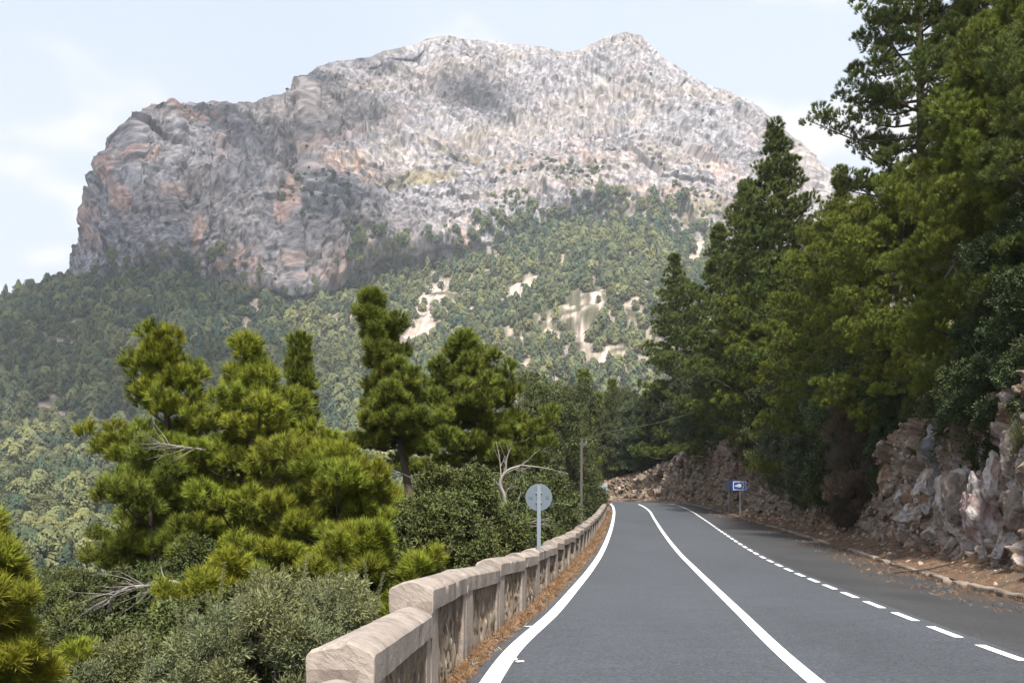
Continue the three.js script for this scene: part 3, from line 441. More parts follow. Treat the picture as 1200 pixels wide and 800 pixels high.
function crownMesh(name, geo, mat, list, parent) {
  const m = new THREE.InstancedMesh(geo, mat, list.length), o = new THREE.Object3D(), c = new THREE.Color();
  list.forEach(({ p, d, s, spin, col }, i) => { o.position.copy(p); o.quaternion.setFromUnitVectors(UP, d); o.rotateY(spin); o.scale.setScalar(s); o.updateMatrix(); m.setMatrixAt(i, o.matrix); m.setColorAt(i, c.setRGB(...col)); });
  m.name = name; m.userData.kind = 'stuff'; m.castShadow = m.receiveShadow = true; parent.add(m); return m;
}
function puff(list, r, c, R, n, col, opt = {}) {                     // foliage tufts round a clump centre
  const { flat = 0.62, up = 0.7, size = 1, vary = 0.3, under = 0.35 } = opt;
  const tone = 1 + (r() - 0.5) * vary, hue = (r() - 0.5) * 0.16;
  for (let i = 0; i < n; i++) {
    const a = r() * 6.283, y = 1 - (1 + under + (1 - under) * 0.0) * r(), q = Math.sqrt(Math.max(0, 1 - y * y)), k = 0.45 + 0.55 * Math.pow(r(), 0.4), d = V(Math.cos(a) * q, y, Math.sin(a) * q);
    const p = V(c.x + d.x * R * k, c.y + d.y * R * k * flat, c.z + d.z * R * k); d.y += up; d.x += (r() - 0.5) * 0.5; d.z += (r() - 0.5) * 0.5; d.normalize();
    const t = tone * (0.6 + 0.8 * r()); list.push({ p, d, s: size * (0.75 + 0.55 * r()), spin: r() * 6.28, col: [col[0] * t * (1 + hue), col[1] * t, col[2] * t * (1 - hue)] });
  }
}
const GREEN = { bright: [0.158, 0.180, 0.016], pine: [0.120, 0.144, 0.018], deep: [0.080, 0.104, 0.019], oak: [0.052, 0.064, 0.018], olive: [0.135, 0.150, 0.070], shrub: [0.078, 0.092, 0.025], brown: [0.10, 0.075, 0.05] };
// a pine: curved trunk, whorled limbs, clumps of needle tufts. shape(h) gives the limb length at height share h
function pine(label, group, o) {
  const { foot, radius, lean = [0, 0], crown = 0.25, limbs = 26, seed, shape = (h) => Math.pow(1 - h, 0.75) + 0.08, col = GREEN.pine, far = false, dense = 1, puffR = 0.5, thick = 0.022, trunkMat = M.bark, rise = 0.35, bare = 0, name = 'pine_tree' } = o;
  const r = rng(seed), t = thing(name, label, 'tree', group, foot), wood = [], list = [], height = o.height - puffR * 1.25;
  const top = V(lean[0], height, lean[1]), mid = V(lean[0] * 0.35 + (r() - 0.5) * 0.3, height * 0.5, lean[1] * 0.35 + (r() - 0.5) * 0.3), path = new THREE.CatmullRomCurve3([V(0, -1.2, 0), V(0, 0, 0), mid, top]);
  wood.push(tube(path.getPoints(9), height * thick, height * 0.004, 8, 14));
  const tp = (h) => path.getPoint((1 + 2 * h) / 3), n = limbs;
  for (let i = 0; i < n; i++) {
    const h = crown + (1 - crown) * Math.pow((i + r() * 0.8) / n, 0.92), a = i * 2.4 + r() * 0.9, hh = (h - crown) / (1 - crown), len = Math.max(0.2, radius * shape(hh) * (0.5 + 0.62 * r()) * (1 - 0.7 * sstep(0.72, 1, hh))), b = tp(Math.min(0.985, h));
    const el = lerp(-0.05, 0.95, Math.pow((h - crown) / (1 - crown), 1.3)) * rise * 2 + (r() - 0.5) * 0.35, dir = V(Math.cos(a) * Math.cos(el), Math.sin(el), Math.sin(a) * Math.cos(el));
    const e = b.clone().addScaledVector(dir, len), m1 = b.clone().addScaledVector(dir, len * 0.5); m1.y -= len * 0.06; e.y += len * 0.12;
    wood.push(tube([b, m1, e], height * thick * 0.30 * (1.1 - h * 0.7), 0.012, 5, 5));
    if (r() < bare) continue;
    const k = Math.max(2, Math.round(len / puffR * 2.0));               // side shoots, each ending in a clump of tufts
    for (let j = 0; j < k; j++) {
      const f = 0.3 + 0.72 * (j + r() * 0.9) / k, c = b.clone().lerp(e, Math.min(1, f)), w = len * 0.34 * (1.2 - f * 0.55), sd = j % 2 ? 1 : -1; c.y -= len * 0.05 * Math.sin(f * 3.1);
      const q = c.clone().add(V(-dir.z * sd * w * r(), (r() * 0.7 - 0.12) * puffR * 1.3, dir.x * sd * w * r())); if (!far && j % 2 === 0) wood.push(tube([c, q], 0.012, 0.007, 3, 2));
      const R = puffR * (0.40 + 0.62 * r() * r() + 0.1); puff(list, r, q, R, Math.round((far ? 20 : 56) * dense * Math.pow(R / puffR, 1.5)), col, { size: far ? 0.85 : 1, flat: 0.8, up: 0.9 });
    }
  }
  for (let j = 0; j < 3; j++) puff(list, r, tp(0.955 + 0.015 * j), puffR * (0.5 - 0.1 * j), far ? 8 : 34, col, { flat: 1.6, up: 1.4 });
  mesh('trunk', mergeGeometries(wood), trunkMat, t);
  crownMesh('crown', far ? TUFTFAR : TUFT[seed % 2], M.needle, list, t);
  return t;
}
// a broad-leaved tree or shrub: forked stems and rounded clumps of leaves
function leafy(label, group, o) {
  const { foot, height, radius, seed, kind = 'oak', col = GREEN.oak, clumps = 40, dense = 1, size = 1, clumpR = 0.45, stems = 5, name = 'shrub', category = 'shrub', flat = 0.85, low = 0.12, mat = M.greyBark, spikes = 0 } = o;
  const r = rng(seed), t = thing(name, label, category, group, foot), wood = [], list = [], far = kind === 'far';
  for (let i = 0; i < clumps; i++) {
    const a = r() * 6.283, y = low + (1 - low) * r(), w = Math.sqrt(Math.max(0.05, 1 - Math.pow((y - 0.42) / 0.62, 2))), k = Math.pow(r(), 0.42), c = V(Math.cos(a) * radius * w * k, height * y * (0.86 + 0.2 * r()), Math.sin(a) * radius * w * k);
    puff(list, r, c, clumpR * (0.6 + 0.7 * r()), Math.round((far ? 22 : 70) * dense), col, { flat, up: 0.35, size, under: 0.75, vary: 0.4 });
    if (i % 3 === 0 || i < stems) { const b = V((r() - 0.5) * 0.25, -0.4, (r() - 0.5) * 0.25), m = V(c.x * 0.35, c.y * 0.5, c.z * 0.35); wood.push(tube([b, m, c], Math.max(0.012, height * 0.014), 0.006, 5, 5)); }
  }
  for (let i = 0; i < spikes; i++) { const a = r() * 6.283, k = Math.sqrt(r()) * radius * 0.8, b = V(Math.cos(a) * k, height * (0.72 + 0.2 * r()), Math.sin(a) * k), e = b.clone().add(V((r() - 0.5) * 0.3, 0.25 + 0.4 * r(), (r() - 0.5) * 0.3)); wood.push(tube([b, e], 0.006, 0.003, 4, 2)); for (let j = 0; j < 9; j++) list.push({ p: b.clone().lerp(e, j / 8), d: e.clone().sub(b).normalize(), s: size * (0.75 - j * 0.05), spin: r() * 6, col: [col[0] * 1.25, col[1] * 1.25, col[2] * 1.2] }); }
  mesh(category === 'tree' ? 'trunk' : 'stems', mergeGeometries(wood), mat, t);
  crownMesh(category === 'tree' ? 'crown' : 'foliage', far ? SPRIG.far : SPRIG[kind === 'olive' ? 'olive' : 'oak'], M.leaf, list, t);
  return t;
}
const byKerb = (px, off) => { let d = 8; for (; d < 160; d += 0.25) { const x = (px - 600) * d / FOCAL, k = nearest(KERBP, x, -d); if (k.side > 0 && k.d >= off) break; } return d; };   // distance at which a line of sight is off metres beyond the kerb
const footAt = (px, d, sink = 0.1) => { const x = (px - 600) * d / FOCAL; return V(x, ground(x, -d) - sink, -d); };
const topTo = (foot, py) => EYE + (600 - py) * -foot.z / FOCAL - foot.y;   // height that reaches a level in the photograph

// ------------------------------------------------------------------ woods on the mountain's slopes (too many and too far to count)
{
  function farTree(seed, h, w, cone, n, leaf) {
    const r = rng(seed), P = [], d = V(), s = V(), u = V();
    for (let i = 0; i < n; i++) {
      const y = Math.pow(r(), 0.8), rad = cone ? w * Math.pow(1 - y, 0.7) + 0.25 : w * Math.sqrt(Math.max(0, 1 - Math.pow((y - 0.4) / 0.62, 2))), a = r() * 6.283, lob = 1 + 0.28 * Math.sin(a * 3 + seed + y * 7) + 0.2 * Math.sin(a * 5 - y * 11), k = Math.pow(r(), 0.3) * lob, c = [Math.cos(a) * rad * k, h * (0.16 + 0.84 * y), Math.sin(a) * rad * k];
      d.set(Math.cos(a) + (r() - 0.5), 0.9 * r(), Math.sin(a) + (r() - 0.5)).normalize(); s.set(r() - 0.5, r() - 0.5, r() - 0.5).cross(d).normalize(); u.crossVectors(d, s); const q = leaf * (0.6 + 0.8 * r());
      for (const [m, l] of [[-1, -0.6], [1, -0.6], [0, 1]]) P.push(c[0] + (s.x * m + u.x * l) * q, c[1] + (s.y * m + u.y * l) * q, c[2] + (s.z * m + u.z * l) * q);
    }
    const g = new THREE.BufferGeometry(); g.setAttribute('position', new THREE.Float32BufferAttribute(P, 3)); g.computeVertexNormals(); return g;
  }
  const kinds = [farTree(1, 10, 3.6, false, 420, 0.62), farTree(2, 8, 4.0, false, 420, 0.62), farTree(3, 13, 3.2, true, 380, 0.6)], lists = [[], [], []], near = [[], [], []], finer = [farTree(11, 10, 3.6, false, 1700, 0.27), farTree(12, 8, 4.0, false, 1700, 0.27), farTree(13, 13, 3.2, true, 1500, 0.27)];
  const shrubs = farTree(4, 4.2, 2.8, false, 150, 0.7), sl = [];
  const r = rng(4242), nC = PXS.length, A = V(), B = V(), C = V();
  for (let j = 0; j < ROWS.length - 1; j++) {
    const [k] = ROWS[j]; if (k > 7) break;
    for (let i = 0; i < nC - 1; i++) {
      const px = PXS[i]; if (px < -90 || px > 1010) continue;
      const q = j * nC + i; A.fromArray(MP, q * 3); B.fromArray(MP, (q + 1) * 3).sub(A); C.fromArray(MP, (q + nC) * 3).sub(A); const area = B.clone().cross(C).length(), n = B.clone().cross(C).normalize();
      const py = ROWPY[q];
      const edgeWood = k === 5 ? sstep(0.22, 0.02, ROWS[j][1] + fbm(A.x / 40, A.y / 40, A.z / 40, 3) * 0.25) * 0.9 : 0;
      const west = px < 74 && k >= 5 ? 1 : 0;
      if (k < 5 || edgeWood > 0.02 || west) {
        let dens = (k < 5 ? 1 : Math.max(edgeWood, west)) / 30; const bare = spot(SCREE, px + fbm(A.x / 22, A.y / 22, A.z / 22, 4) * 20, py + fbm(A.x / 22 + 9, A.y / 22, A.z / 22, 4) * 15), nn = fbm(A.x / 45, 2, A.z / 45, 4), east = sstep(420, 560, px) * sstep(540, 430, py) * sstep(285, 335, py + (px - 600) * 0.12 + fbm(A.x / 120, 5, A.z / 120, 2) * 60);
        dens *= bare > 0.25 ? 0.04 : 1; dens *= 1 - east * 0.2 - 0.4 * sstep(0.26, 0.4, nn);
        let m = area * dens; while (r() < m) { m -= 1; const p = A.clone().addScaledVector(B, r()).addScaledVector(C, r()), kind = r() < 0.5 ? 0 : r() < 0.62 ? 1 : 2, s = (0.5 + 1.05 * Math.pow(r(), 1.4)) * (1 - 0.15 * east); (p.z > -480 ? near : lists)[kind].push([p, s, r() * 6.28, 0, nn, r(), r()]); }
      } else {                                                       // bushes clinging to the face
        const clump = sstep(0.14, 0.32, fbm(A.x / 70 + 3, A.y / 70, A.z / 70, 4)) * sstep(0.85, 0.2, (k - 5) + ROWS[j][1]) + 0.7 * spot([[405, 315, 30, 8], [365, 270, 26, 28], [430, 305, 28, 12], [300, 350, 30, 12], [520, 292, 8, 6], [395, 290, 30, 20, 0, 0.6]], px, py); let m = area * (clump * 0.016 + 0.00005); while (r() < m) { m -= 1; sl.push([A.clone().addScaledVector(B, r()).addScaledVector(C, r()), 0.4 + 0.75 * r(), r() * 6.28, 0, 0, r(), r()]); }
      }
    }
  }
  const o = new THREE.Object3D(), c = new THREE.Color();
  const put = (name, geo, list, label) => { const m = new THREE.InstancedMesh(geo, M.farLeaf, list.length); list.forEach(([p, s, a, , nn, q, w], i) => { o.position.copy(p); o.position.y -= 0.6; o.rotation.set(0, a, 0); o.scale.set(s * (0.85 + 0.3 * w), s * (0.8 + 0.4 * q), s * (0.85 + 0.3 * w)); o.updateMatrix(); m.setMatrixAt(i, o.matrix); const t = 0.65 + 0.8 * q, y = clamp(0.46 + nn * 0.5 + (w - 0.5) * 0.8, 0, 1); m.setColorAt(i, c.setRGB(lerp(0.034, 0.150, y) * t, lerp(0.060, 0.152, y) * t, lerp(0.042, 0.058, y) * t)); }); m.name = name; m.userData = { kind: 'stuff', label, category: 'forest' }; m.castShadow = m.receiveShadow = true; scene.add(m); console.log(name, list.length); };
  put('valley_wood', finer[0], near[0], 'pines filling the valley floor below the parapet'); put('valley_oaks', finer[1], near[1], 'rounded oaks filling the valley floor below the parapet'); put('valley_saplings', finer[2], near[2], 'pointed young pines scattered over the valley floor'); put('forest', kinds[0], lists[0], 'pine wood covering the lower slopes of the mountain'); put('oak_forest', kinds[1], lists[1], 'rounded evergreen oaks spread through the wooded slopes'); put('young_pine_forest', kinds[2], lists[2], 'pointed young pines spread through the wooded slopes'); put('cliff_scrub', shrubs, sl, 'dark bushes clinging to the limestone cliff');
}

// ------------------------------------------------------------------ trees and shrubs below the parapet
const cone = (h) => Math.pow(1 - h, 0.7) + 0.07, egg = (h) => Math.sqrt(Math.max(0.02, 1 - Math.pow((h - 0.38) / 0.66, 2))), column = (h) => 0.55 * Math.sqrt(Math.max(0.03, 1 - Math.pow((h - 0.4) / 0.64, 2))) + 0.1;
{
  let f;
  f = footAt(232, 21); pine('big bright pine with ragged twin tops below the parapet', null, { foot: f, height: topTo(f, 372), radius: 2.6, lean: [-0.75, 0.4], crown: 0.2, limbs: 50, seed: 11, shape: (h) => 0.8 * egg(h) * (1 - 0.3 * h) + 0.24 * (1 - h), col: GREEN.bright, puffR: 0.46, dense: 1.1 });
  f = footAt(300, 20); pine('bushy yellow-green pine growing against the big ragged pine', null, { foot: f, height: topTo(f, 388), radius: 2.6, lean: [-0.1, 0], crown: 0.15, limbs: 50, seed: 12, shape: (h) => 0.85 * egg(h) * (1 - 0.25 * h) + 0.2 * (1 - h), col: GREEN.bright, puffR: 0.46, dense: 1.1 });
  f = footAt(392, 17.5); pine('wide low pine with bright yellow-green shoots behind the silvery shrub', null, { foot: f, height: topTo(f, 512), radius: 2.0, lean: [0.1, 0.2], crown: 0.08, limbs: 44, seed: 13, shape: egg, col: GREEN.bright, puffR: 0.44, dense: 1.1 });
  f = footAt(190, 19); pine('low pine limbs reaching out over the valley', null, { foot: f, height: topTo(f, 500), radius: 1.9, lean: [-0.2, 0.2], crown: 0.3, limbs: 26, seed: 14, shape: egg, col: GREEN.pine, puffR: 0.46, dense: 1.1 });
  f = footAt(352, 25); pine('slim dark pine behind the bushy bright pine', null, { foot: f, height: topTo(f, 383), radius: 1.5, crown: 0.3, limbs: 38, seed: 15, shape: cone, col: GREEN.pine, puffR: 0.4 });
  f = footAt(497, 25); pine('leaning pine with bare lower trunk and tall narrow crown', null, { foot: f, height: topTo(f, 333), radius: 1.5, lean: [-1.45, 0], crown: 0.58, limbs: 46, seed: 16, shape: (h) => 0.92 * Math.pow(1 - h, 0.6) * (0.75 + 0.25 * Math.sin(h * 9)) + 0.06, col: GREEN.pine, puffR: 0.36, dense: 1.15 });
  f = footAt(578, 28); pine('spreading pine with forked dark trunk next to the leaning pine', null, { foot: f, height: topTo(f, 383), radius: 2.5, lean: [-0.9, 0], crown: 0.52, limbs: 44, seed: 17, shape: cone, col: GREEN.pine, puffR: 0.46, dense: 1.1 });
  f = footAt(12, 11); pine('sunlit yellow pine at the foot of the silvery shrubs', null, { foot: f, height: topTo(f, 590), radius: 0.9, lean: [-0.3, 0], crown: 0.3, limbs: 26, seed: 18, shape: egg, col: [0.185, 0.195, 0.018], puffR: 0.3, dense: 1.2 });
  f = footAt(100, 13); pine('small yellow-green pine low on the slope', null, { foot: f, height: topTo(f, 745), radius: 1.0, crown: 0.2, limbs: 18, seed: 19, shape: egg, col: GREEN.bright, puffR: 0.34 });
  f = footAt(265, 15); pine('young yellow pine among the shrubs below the pale dead branch', null, { foot: f, height: topTo(f, 640), radius: 1.3, crown: 0.15, limbs: 24, seed: 20, shape: egg, col: [0.18, 0.19, 0.016], puffR: 0.36 });
  f = footAt(425, 14); pine('young bright pine peeping over the parapet', null, { foot: f, height: topTo(f, 600), radius: 1.0, crown: 0.12, limbs: 26, seed: 21, shape: egg, col: GREEN.bright, puffR: 0.32 });
  // shrubs
  f = footAt(330, 10.2); leafy('silvery olive shrub with upright shoots right behind the parapet', null, { foot: f, height: topTo(f, 706), radius: 0.95, seed: 31, kind: 'olive', col: GREEN.olive, clumps: 46, clumpR: 0.27, spikes: 26, size: 0.85 });
  f = footAt(250, 10.5); leafy('silvery olive shrub lower on the slope', null, { foot: f, height: topTo(f, 745), radius: 0.9, seed: 32, kind: 'olive', col: GREEN.olive, clumps: 40, clumpR: 0.27, spikes: 18, size: 0.85 });
  f = footAt(395, 10.8); leafy('silvery olive shrub leaning on the coping', null, { foot: f, height: topTo(f, 690), radius: 0.6, seed: 33, kind: 'olive', col: GREEN.olive, clumps: 26, clumpR: 0.25, spikes: 14, size: 0.85 });
  f = footAt(510, 16.5); leafy('large green shrub behind the middle of the parapet', null, { foot: f, height: topTo(f, 592), radius: 1.1, seed: 34, col: GREEN.shrub, clumps: 60, clumpR: 0.36, size: 0.9 });
  f = footAt(545, 20.5); leafy('tall green shrub between the leaning pine and the road sign', null, { foot: f, height: topTo(f, 552), radius: 1.1, seed: 35, col: GREEN.shrub, clumps: 46, clumpR: 0.38 });
  const fill = [[160, 17, 690, 1.4, 'oak'], [110, 19, 700, 1.5, 'shrub'], [190, 14, 730, 1.2, 'shrub'], [140, 13, 770, 1.1, 'olive'], [60, 16, 745, 1.3, 'oak'], [215, 18, 660, 1.4, 'oak'], [45, 22, 700, 1.8, 'oak'], [90, 26, 680, 1.8, 'shrub'], [20, 30, 690, 2, 'oak'], [300, 13, 705, 1.0, 'oak'], [375, 13, 690, 0.9, 'shrub'], [470, 17, 622, 1.1, 'shrub'], [576, 23, 612, 0.8, 'oak'], [556, 19.5, 622, 0.55, 'shrub'], [545, 24, 598, 1.3, 'oak'], [200, 24, 650, 1.8, 'oak'], [250, 26, 640, 1.8, 'oak'], [330, 26, 640, 1.8, 'oak'], [400, 26, 610, 1.7, 'oak'], [455, 27, 592, 1.6, 'oak'], [30, 13, 798, 0.9, 'shrub'], [170, 12, 792, 0.8, 'shrub'], [225, 12.5, 775, 0.8, 'shrub'], [478, 14.5, 665, 0.7, 'shrub'], [60, 40, 668, 2.6, 'shrub'], [130, 42, 662, 2.6, 'oak'], [190, 36, 650, 2.4, 'shrub'], [10, 52, 664, 2.8, 'shrub'], [520, 34, 588, 2.0, 'shrub'], [560, 36, 572, 1.8, 'oak'], [480, 34, 590, 2.0, 'shrub'], [350, 36, 620, 2.4, 'oak'], [280, 38, 630, 2.4, 'oak']];
  const marks = [[10, 11, 'the sunlit yellow pine'], [100, 13, 'the small yellow-green pine'], [170, 15.3, 'the arching dead branch'], [232, 21, 'the big ragged pine'], [300, 20, 'the bushy pine'], [392, 17.5, 'the wide low pine'], [497, 25, 'the leaning pine'], [578, 28, 'the spreading pine']];
  fill.forEach(([px, d, py, rad, k], i) => {
    const g = footAt(px, d), h = Math.max(0.9, topTo(g, py)), mk = marks.reduce((a, b) => Math.abs(a[0] - px) < Math.abs(b[0] - px) ? a : b);
    const label = `${h > 5 ? 'very tall' : h > 3 ? 'tall' : h > 2 ? 'middling' : 'low'} ${k === 'olive' ? 'grey-green olive' : k === 'oak' ? 'dark evergreen oak' : 'mid green leafy'} shrub on the ${d < mk[1] ? 'road' : 'valley'} side of ${mk[2]}`;
    leafy(label, label, { foot: g, height: h, radius: rad, seed: 50 + i, kind: k === 'olive' ? 'olive' : 'oak', col: GREEN[k], clumps: Math.round(20 + rad * 16), clumpR: 0.3 + rad * 0.08, size: 0.85 + d * 0.014, dense: 0.85 });
  });
  // evergreen oaks and pines where the road turns
  const bend = [[612, 52, 470, 2.4], [640, 66, 440, 3.2], [664, 72, 452, 2.8], [622, 40, 535, 1.7], [632, 48, 545, 1.4], [600, 34, 570, 1.4], [655, 76, 540, 2.2], [668, 80, 500, 2.4], [618, 36, 575, 1.0], [605, 44, 525, 1.9], [585, 50, 505, 2.2], [655, 88, 470, 3], [676, 92, 455, 2.6], [630, 84, 455, 3]];
  bend.forEach(([px, d, py, rad], i) => { const g = footAt(px, d), h = topTo(g, py), label = `${i % 2 ? 'lighter' : 'dark'} ${h > 12 ? 'big' : h > 8 ? 'middling' : 'small'} evergreen oak ${d < 46 ? 'close behind the round sign' : d < 64 ? 'between the round sign and the utility pole' : 'beyond the utility pole'}`; leafy(label, label, { foot: g, height: h, radius: rad, seed: 100 + i, kind: 'far', col: i % 2 ? [0.064, 0.080, 0.022] : GREEN.oak, clumps: Math.round(30 + rad * 18), clumpR: 0.4 + rad * 0.13, size: 0.5 + d * 0.004, name: 'oak_tree', category: 'tree', dense: 1.2 }); });
  for (const [px, d, py, rad, i] of [[684, 98, 430, 2.2, 0], [718, 127, 440, 2.0, 1], [700, 124, 458, 2.6, 2]]) { const g = footAt(px, d); pine(['pointed pine standing above the oaks at the bend', 'slender pointed pine beyond the bend', 'bright green pine at the bend past the utility pole'][i], null, { foot: g, height: topTo(g, py), radius: rad, crown: 0.2, limbs: 34, seed: 130 + i, shape: cone, col: i === 2 ? [0.15, 0.17, 0.025] : GREEN.pine, far: true, puffR: 0.8, rise: 0.5 }); }
}

// ------------------------------------------------------------------ trees on the hill side
{
  const H = [
    // px, metres beyond the kerb, top level, radius in px, crown start, lean x, kind, shape, label
    [796, 5, 292, 62, 0.05, -0.6, 'deep', cone, 'dark pointed pine at the end of the tree row above the bend'],
    [846, 3.4, 258, 78, 0.1, -0.4, 'deep', cone, 'dark stepped pine beside the twin-topped pine'],
    [882, 3.4, 206, 80, 0.15, -0.6, 'deep', cone, 'lower top of the twin pines rising above the bank'],
    [920, 4.2, 138, 110, 0.1, -0.9, 'deep', cone, 'tallest twin pine whose spire stands against the mountain'],
    [985, 4.5, 195, 64, 0.2, -0.1, 'pine', cone, 'thin pine spire between the twin pines and the tall leaning pine'],
    [960, 3, 250, 84, 0.1, 0, 'pine', egg, 'broad pine in front of the twin pines'],
    [905, 3, 325, 72, 0.1, 0, 'pine', egg, 'low bright pine over the blue sign'],
    [1085, 4.5, -150, 130, 0.36, -0.5, 'deep', (h) => 0.9 * egg(h), 'tall pine with open crown and dark forked trunk against the sky'],
    [1010, 3.6, 225, 76, 0.1, 0, 'pine', egg, 'bushy pine beneath the open-crowned tall pine'],
    [1055, 3, 190, 92, 0.2, 0, 'pine', egg, 'bright bushy pine leaning over the bank'],
    [1130, 3, 70, 85, 0.2, 0, 'pine', egg, 'tall bushy pine above the pale rocks'],
    [1185, 4, -30, 95, 0.2, 0, 'pine', egg, 'tall pine behind the ochre rock'],
    [1235, 4, -60, 100, 0.2, 0, 'deep', egg, 'tall dark pine at the edge of the lay-by slope'],
    [1150, 7, -80, 100, 0.2, 0, 'deep', egg, 'dark pine behind the bushy pines above the rocks'],
  ];
  H.forEach(([px, off, py, radPx, crown, lean, col, shape, label], i) => { const d = byKerb(px, off), rad = radPx * d / FOCAL, f = footAt(px, d), far = d > 62; pine(label, null, { foot: f, height: topTo(f, py), radius: rad, lean: [lean, 0.4], crown, limbs: Math.round(34 + topTo(f, py) * 1.8), seed: 200 + i, shape, col: GREEN[col], far, puffR: far ? 0.85 : 0.6, dense: far ? 1.35 : 1.1, thick: 0.015 }); });
  // oaks and shrubs that hang over the bank
  const S = [[1180, 3.6, 330, 75], [1205, 3.4, 250, 80], [1150, 3.6, 410, 55], [1105, 3.6, 430, 50], [1075, 3.6, 390, 60], [1050, 3.4, 450, 42], [1020, 3.2, 410, 55], [1000, 2.5, 440, 50], [975, 2.5, 430, 50], [985, 1.9, 520, 34], [960, 2.2, 500, 38], [940, 2.8, 450, 46], [920, 3.2, 430, 46], [1005, 1.9, 545, 22], [930, 2.8, 500, 30], [905, 3.4, 470, 34], [890, 4, 420, 46], [870, 4.5, 440, 36], [845, 5, 430, 40], [825, 5, 445, 36], [808, 5.5, 440, 36], [785, 5.5, 440, 34], [765, 6, 465, 34], [745, 6, 475, 32], [722, 6, 485, 32], [775, 5.5, 490, 20], [800, 5, 480, 22], [700, 6, 495, 32], [750, 5.5, 510, 20], [718, 5.5, 520, 20], [735, 10, 455, 40], [1245, 3.4, 300, 80], [1230, 3.2, 400, 60]];
  S.forEach(([px, off, py, radPx], i) => { const d = byKerb(px, off), rad = radPx * d / FOCAL, f = footAt(px, d), far = d > 44, b = i % 3, mk = [[1190, 'the ochre rock'], [1122, 'the dark rock slab'], [1016, 'the withered bush'], [940, 'the drooping oaks'], [867, 'the blue sign'], [790, 'the white boulders'], [722, 'the bend']].reduce((p, q) => Math.abs(p[0] - px) < Math.abs(q[0] - px) ? p : q)[1], label = `${['dark evergreen oak', 'deep green oak', 'grey-green oak'][b]} ${off < 2.4 ? 'hanging down the bank' : off < 3.3 ? 'on the lip of the bank' : off < 5 ? 'just behind the lip of the bank' : 'well back from the bank'} near ${mk}`; leafy(label, label, { foot: f, height: Math.max(1.5, topTo(f, py)), radius: rad, seed: 300 + i, kind: far ? 'far' : 'oak', col: [GREEN.oak, [0.04, 0.06, 0.018], [0.07, 0.085, 0.04]][b], clumps: Math.round(26 + rad * 20), clumpR: 0.3 + rad * 0.14, size: far ? 0.5 + d * 0.004 : 1.0 + d * 0.01, name: 'oak_tree', category: 'tree', low: 0.02, dense: 1 }); });
  const f = footAt(1016, byKerb(1016, 2)); leafy('withered brown bush drooping over the rock bank', null, { foot: f, height: topTo(f, 438), radius: 1.5, seed: 390, kind: 'olive', col: GREEN.brown, clumps: 60, size: 1.4, clumpR: 0.5, low: 0.02, name: 'dead_bush', category: 'bush' });
}

// ------------------------------------------------------------------ signs, pole and wire
function disc(r, d) { const s = new THREE.Shape(); s.absarc(0, 0, r, 0, Math.PI * 2); return new THREE.ExtrudeGeometry(s, { depth: d, bevelEnabled: true, bevelSize: 0.006, bevelThickness: 0.006, bevelSegments: 2, curveSegments: 40 }); }
function roundRect(w, h, r, d) { const s = new THREE.Shape(), x = w / 2, y = h / 2; s.moveTo(-x + r, -y); s.lineTo(x - r, -y); s.absarc(x - r, -y + r, r, -Math.PI / 2, 0); s.lineTo(x, y - r); s.absarc(x - r, y - r, r, 0, Math.PI / 2); s.lineTo(-x + r, y); s.absarc(-x + r, y - r, r, Math.PI / 2, Math.PI); s.lineTo(-x, -y + r); s.absarc(-x + r, -y + r, r, Math.PI, Math.PI * 1.5); return new THREE.ExtrudeGeometry(s, { depth: d, bevelEnabled: true, bevelSize: 0.003, bevelThickness: 0.003, bevelSegments: 1, curveSegments: 6 }); }
const moved = (g, x, y, z) => g.translate(x, y, z);
{
  const d = 18.6, foot = at(631.5, 650, d); foot.y -= 0.05;
  const s = thing('round_sign', 'round road sign seen from behind on a steel post set in the parapet', 'road sign', null, foot);
  mesh('post', moved(new THREE.BoxGeometry(0.075, 1.42, 0.045), 0, 0.71, 0), M.steel, s);
  const p = mesh('sign_plate', moved(disc(0.262, 0.018), 0, 1.185, -0.05), M.plate, s);
  mesh('bracket', moved(roundRect(0.12, 0.03, 0.005, 0.02), 0, 1.28, -0.024), M.steel, p); mesh('bracket', moved(roundRect(0.12, 0.03, 0.005, 0.02), 0, 1.09, -0.024), M.steel, p);
  mesh('sticker', moved(new THREE.BoxGeometry(0.085, 0.05, 0.004), -0.16, 1.18, -0.023), M.label, p); mesh('sticker', moved(new THREE.BoxGeometry(0.07, 0.06, 0.004), 0.17, 1.185, -0.023), M.label, p);
}
{
  const s = thing('warning_sign', 'grey back of a rectangular road sign on two posts at the parapet end', 'road sign', null, at(707, 598, 95));
  mesh('post', moved(new THREE.CylinderGeometry(0.04, 0.04, 2.1, 8), -0.2, 0.6, 0), M.steel, s); mesh('post', moved(new THREE.CylinderGeometry(0.04, 0.04, 2.1, 8), 0.2, 0.6, 0.05), M.steel, s);
  mesh('sign_plate', moved(roundRect(0.45, 1.25, 0.04, 0.02), -0.22, 2.15, -0.08), M.palePlate, s); mesh('sign_plate', moved(roundRect(0.4, 1.25, 0.04, 0.02), 0.23, 2.15, -0.04), M.palePlate, s);
  const t = thing('small_sign', 'small white marker sign beside the utility pole', 'road sign', null, at(697, 596, 99));
  mesh('post', moved(new THREE.CylinderGeometry(0.035, 0.035, 1.9, 8), 0, 0.4, 0), M.steel, t); mesh('sign_plate', moved(roundRect(0.35, 0.5, 0.04, 0.02), 0, 1.45, 0), M.white, t);
}
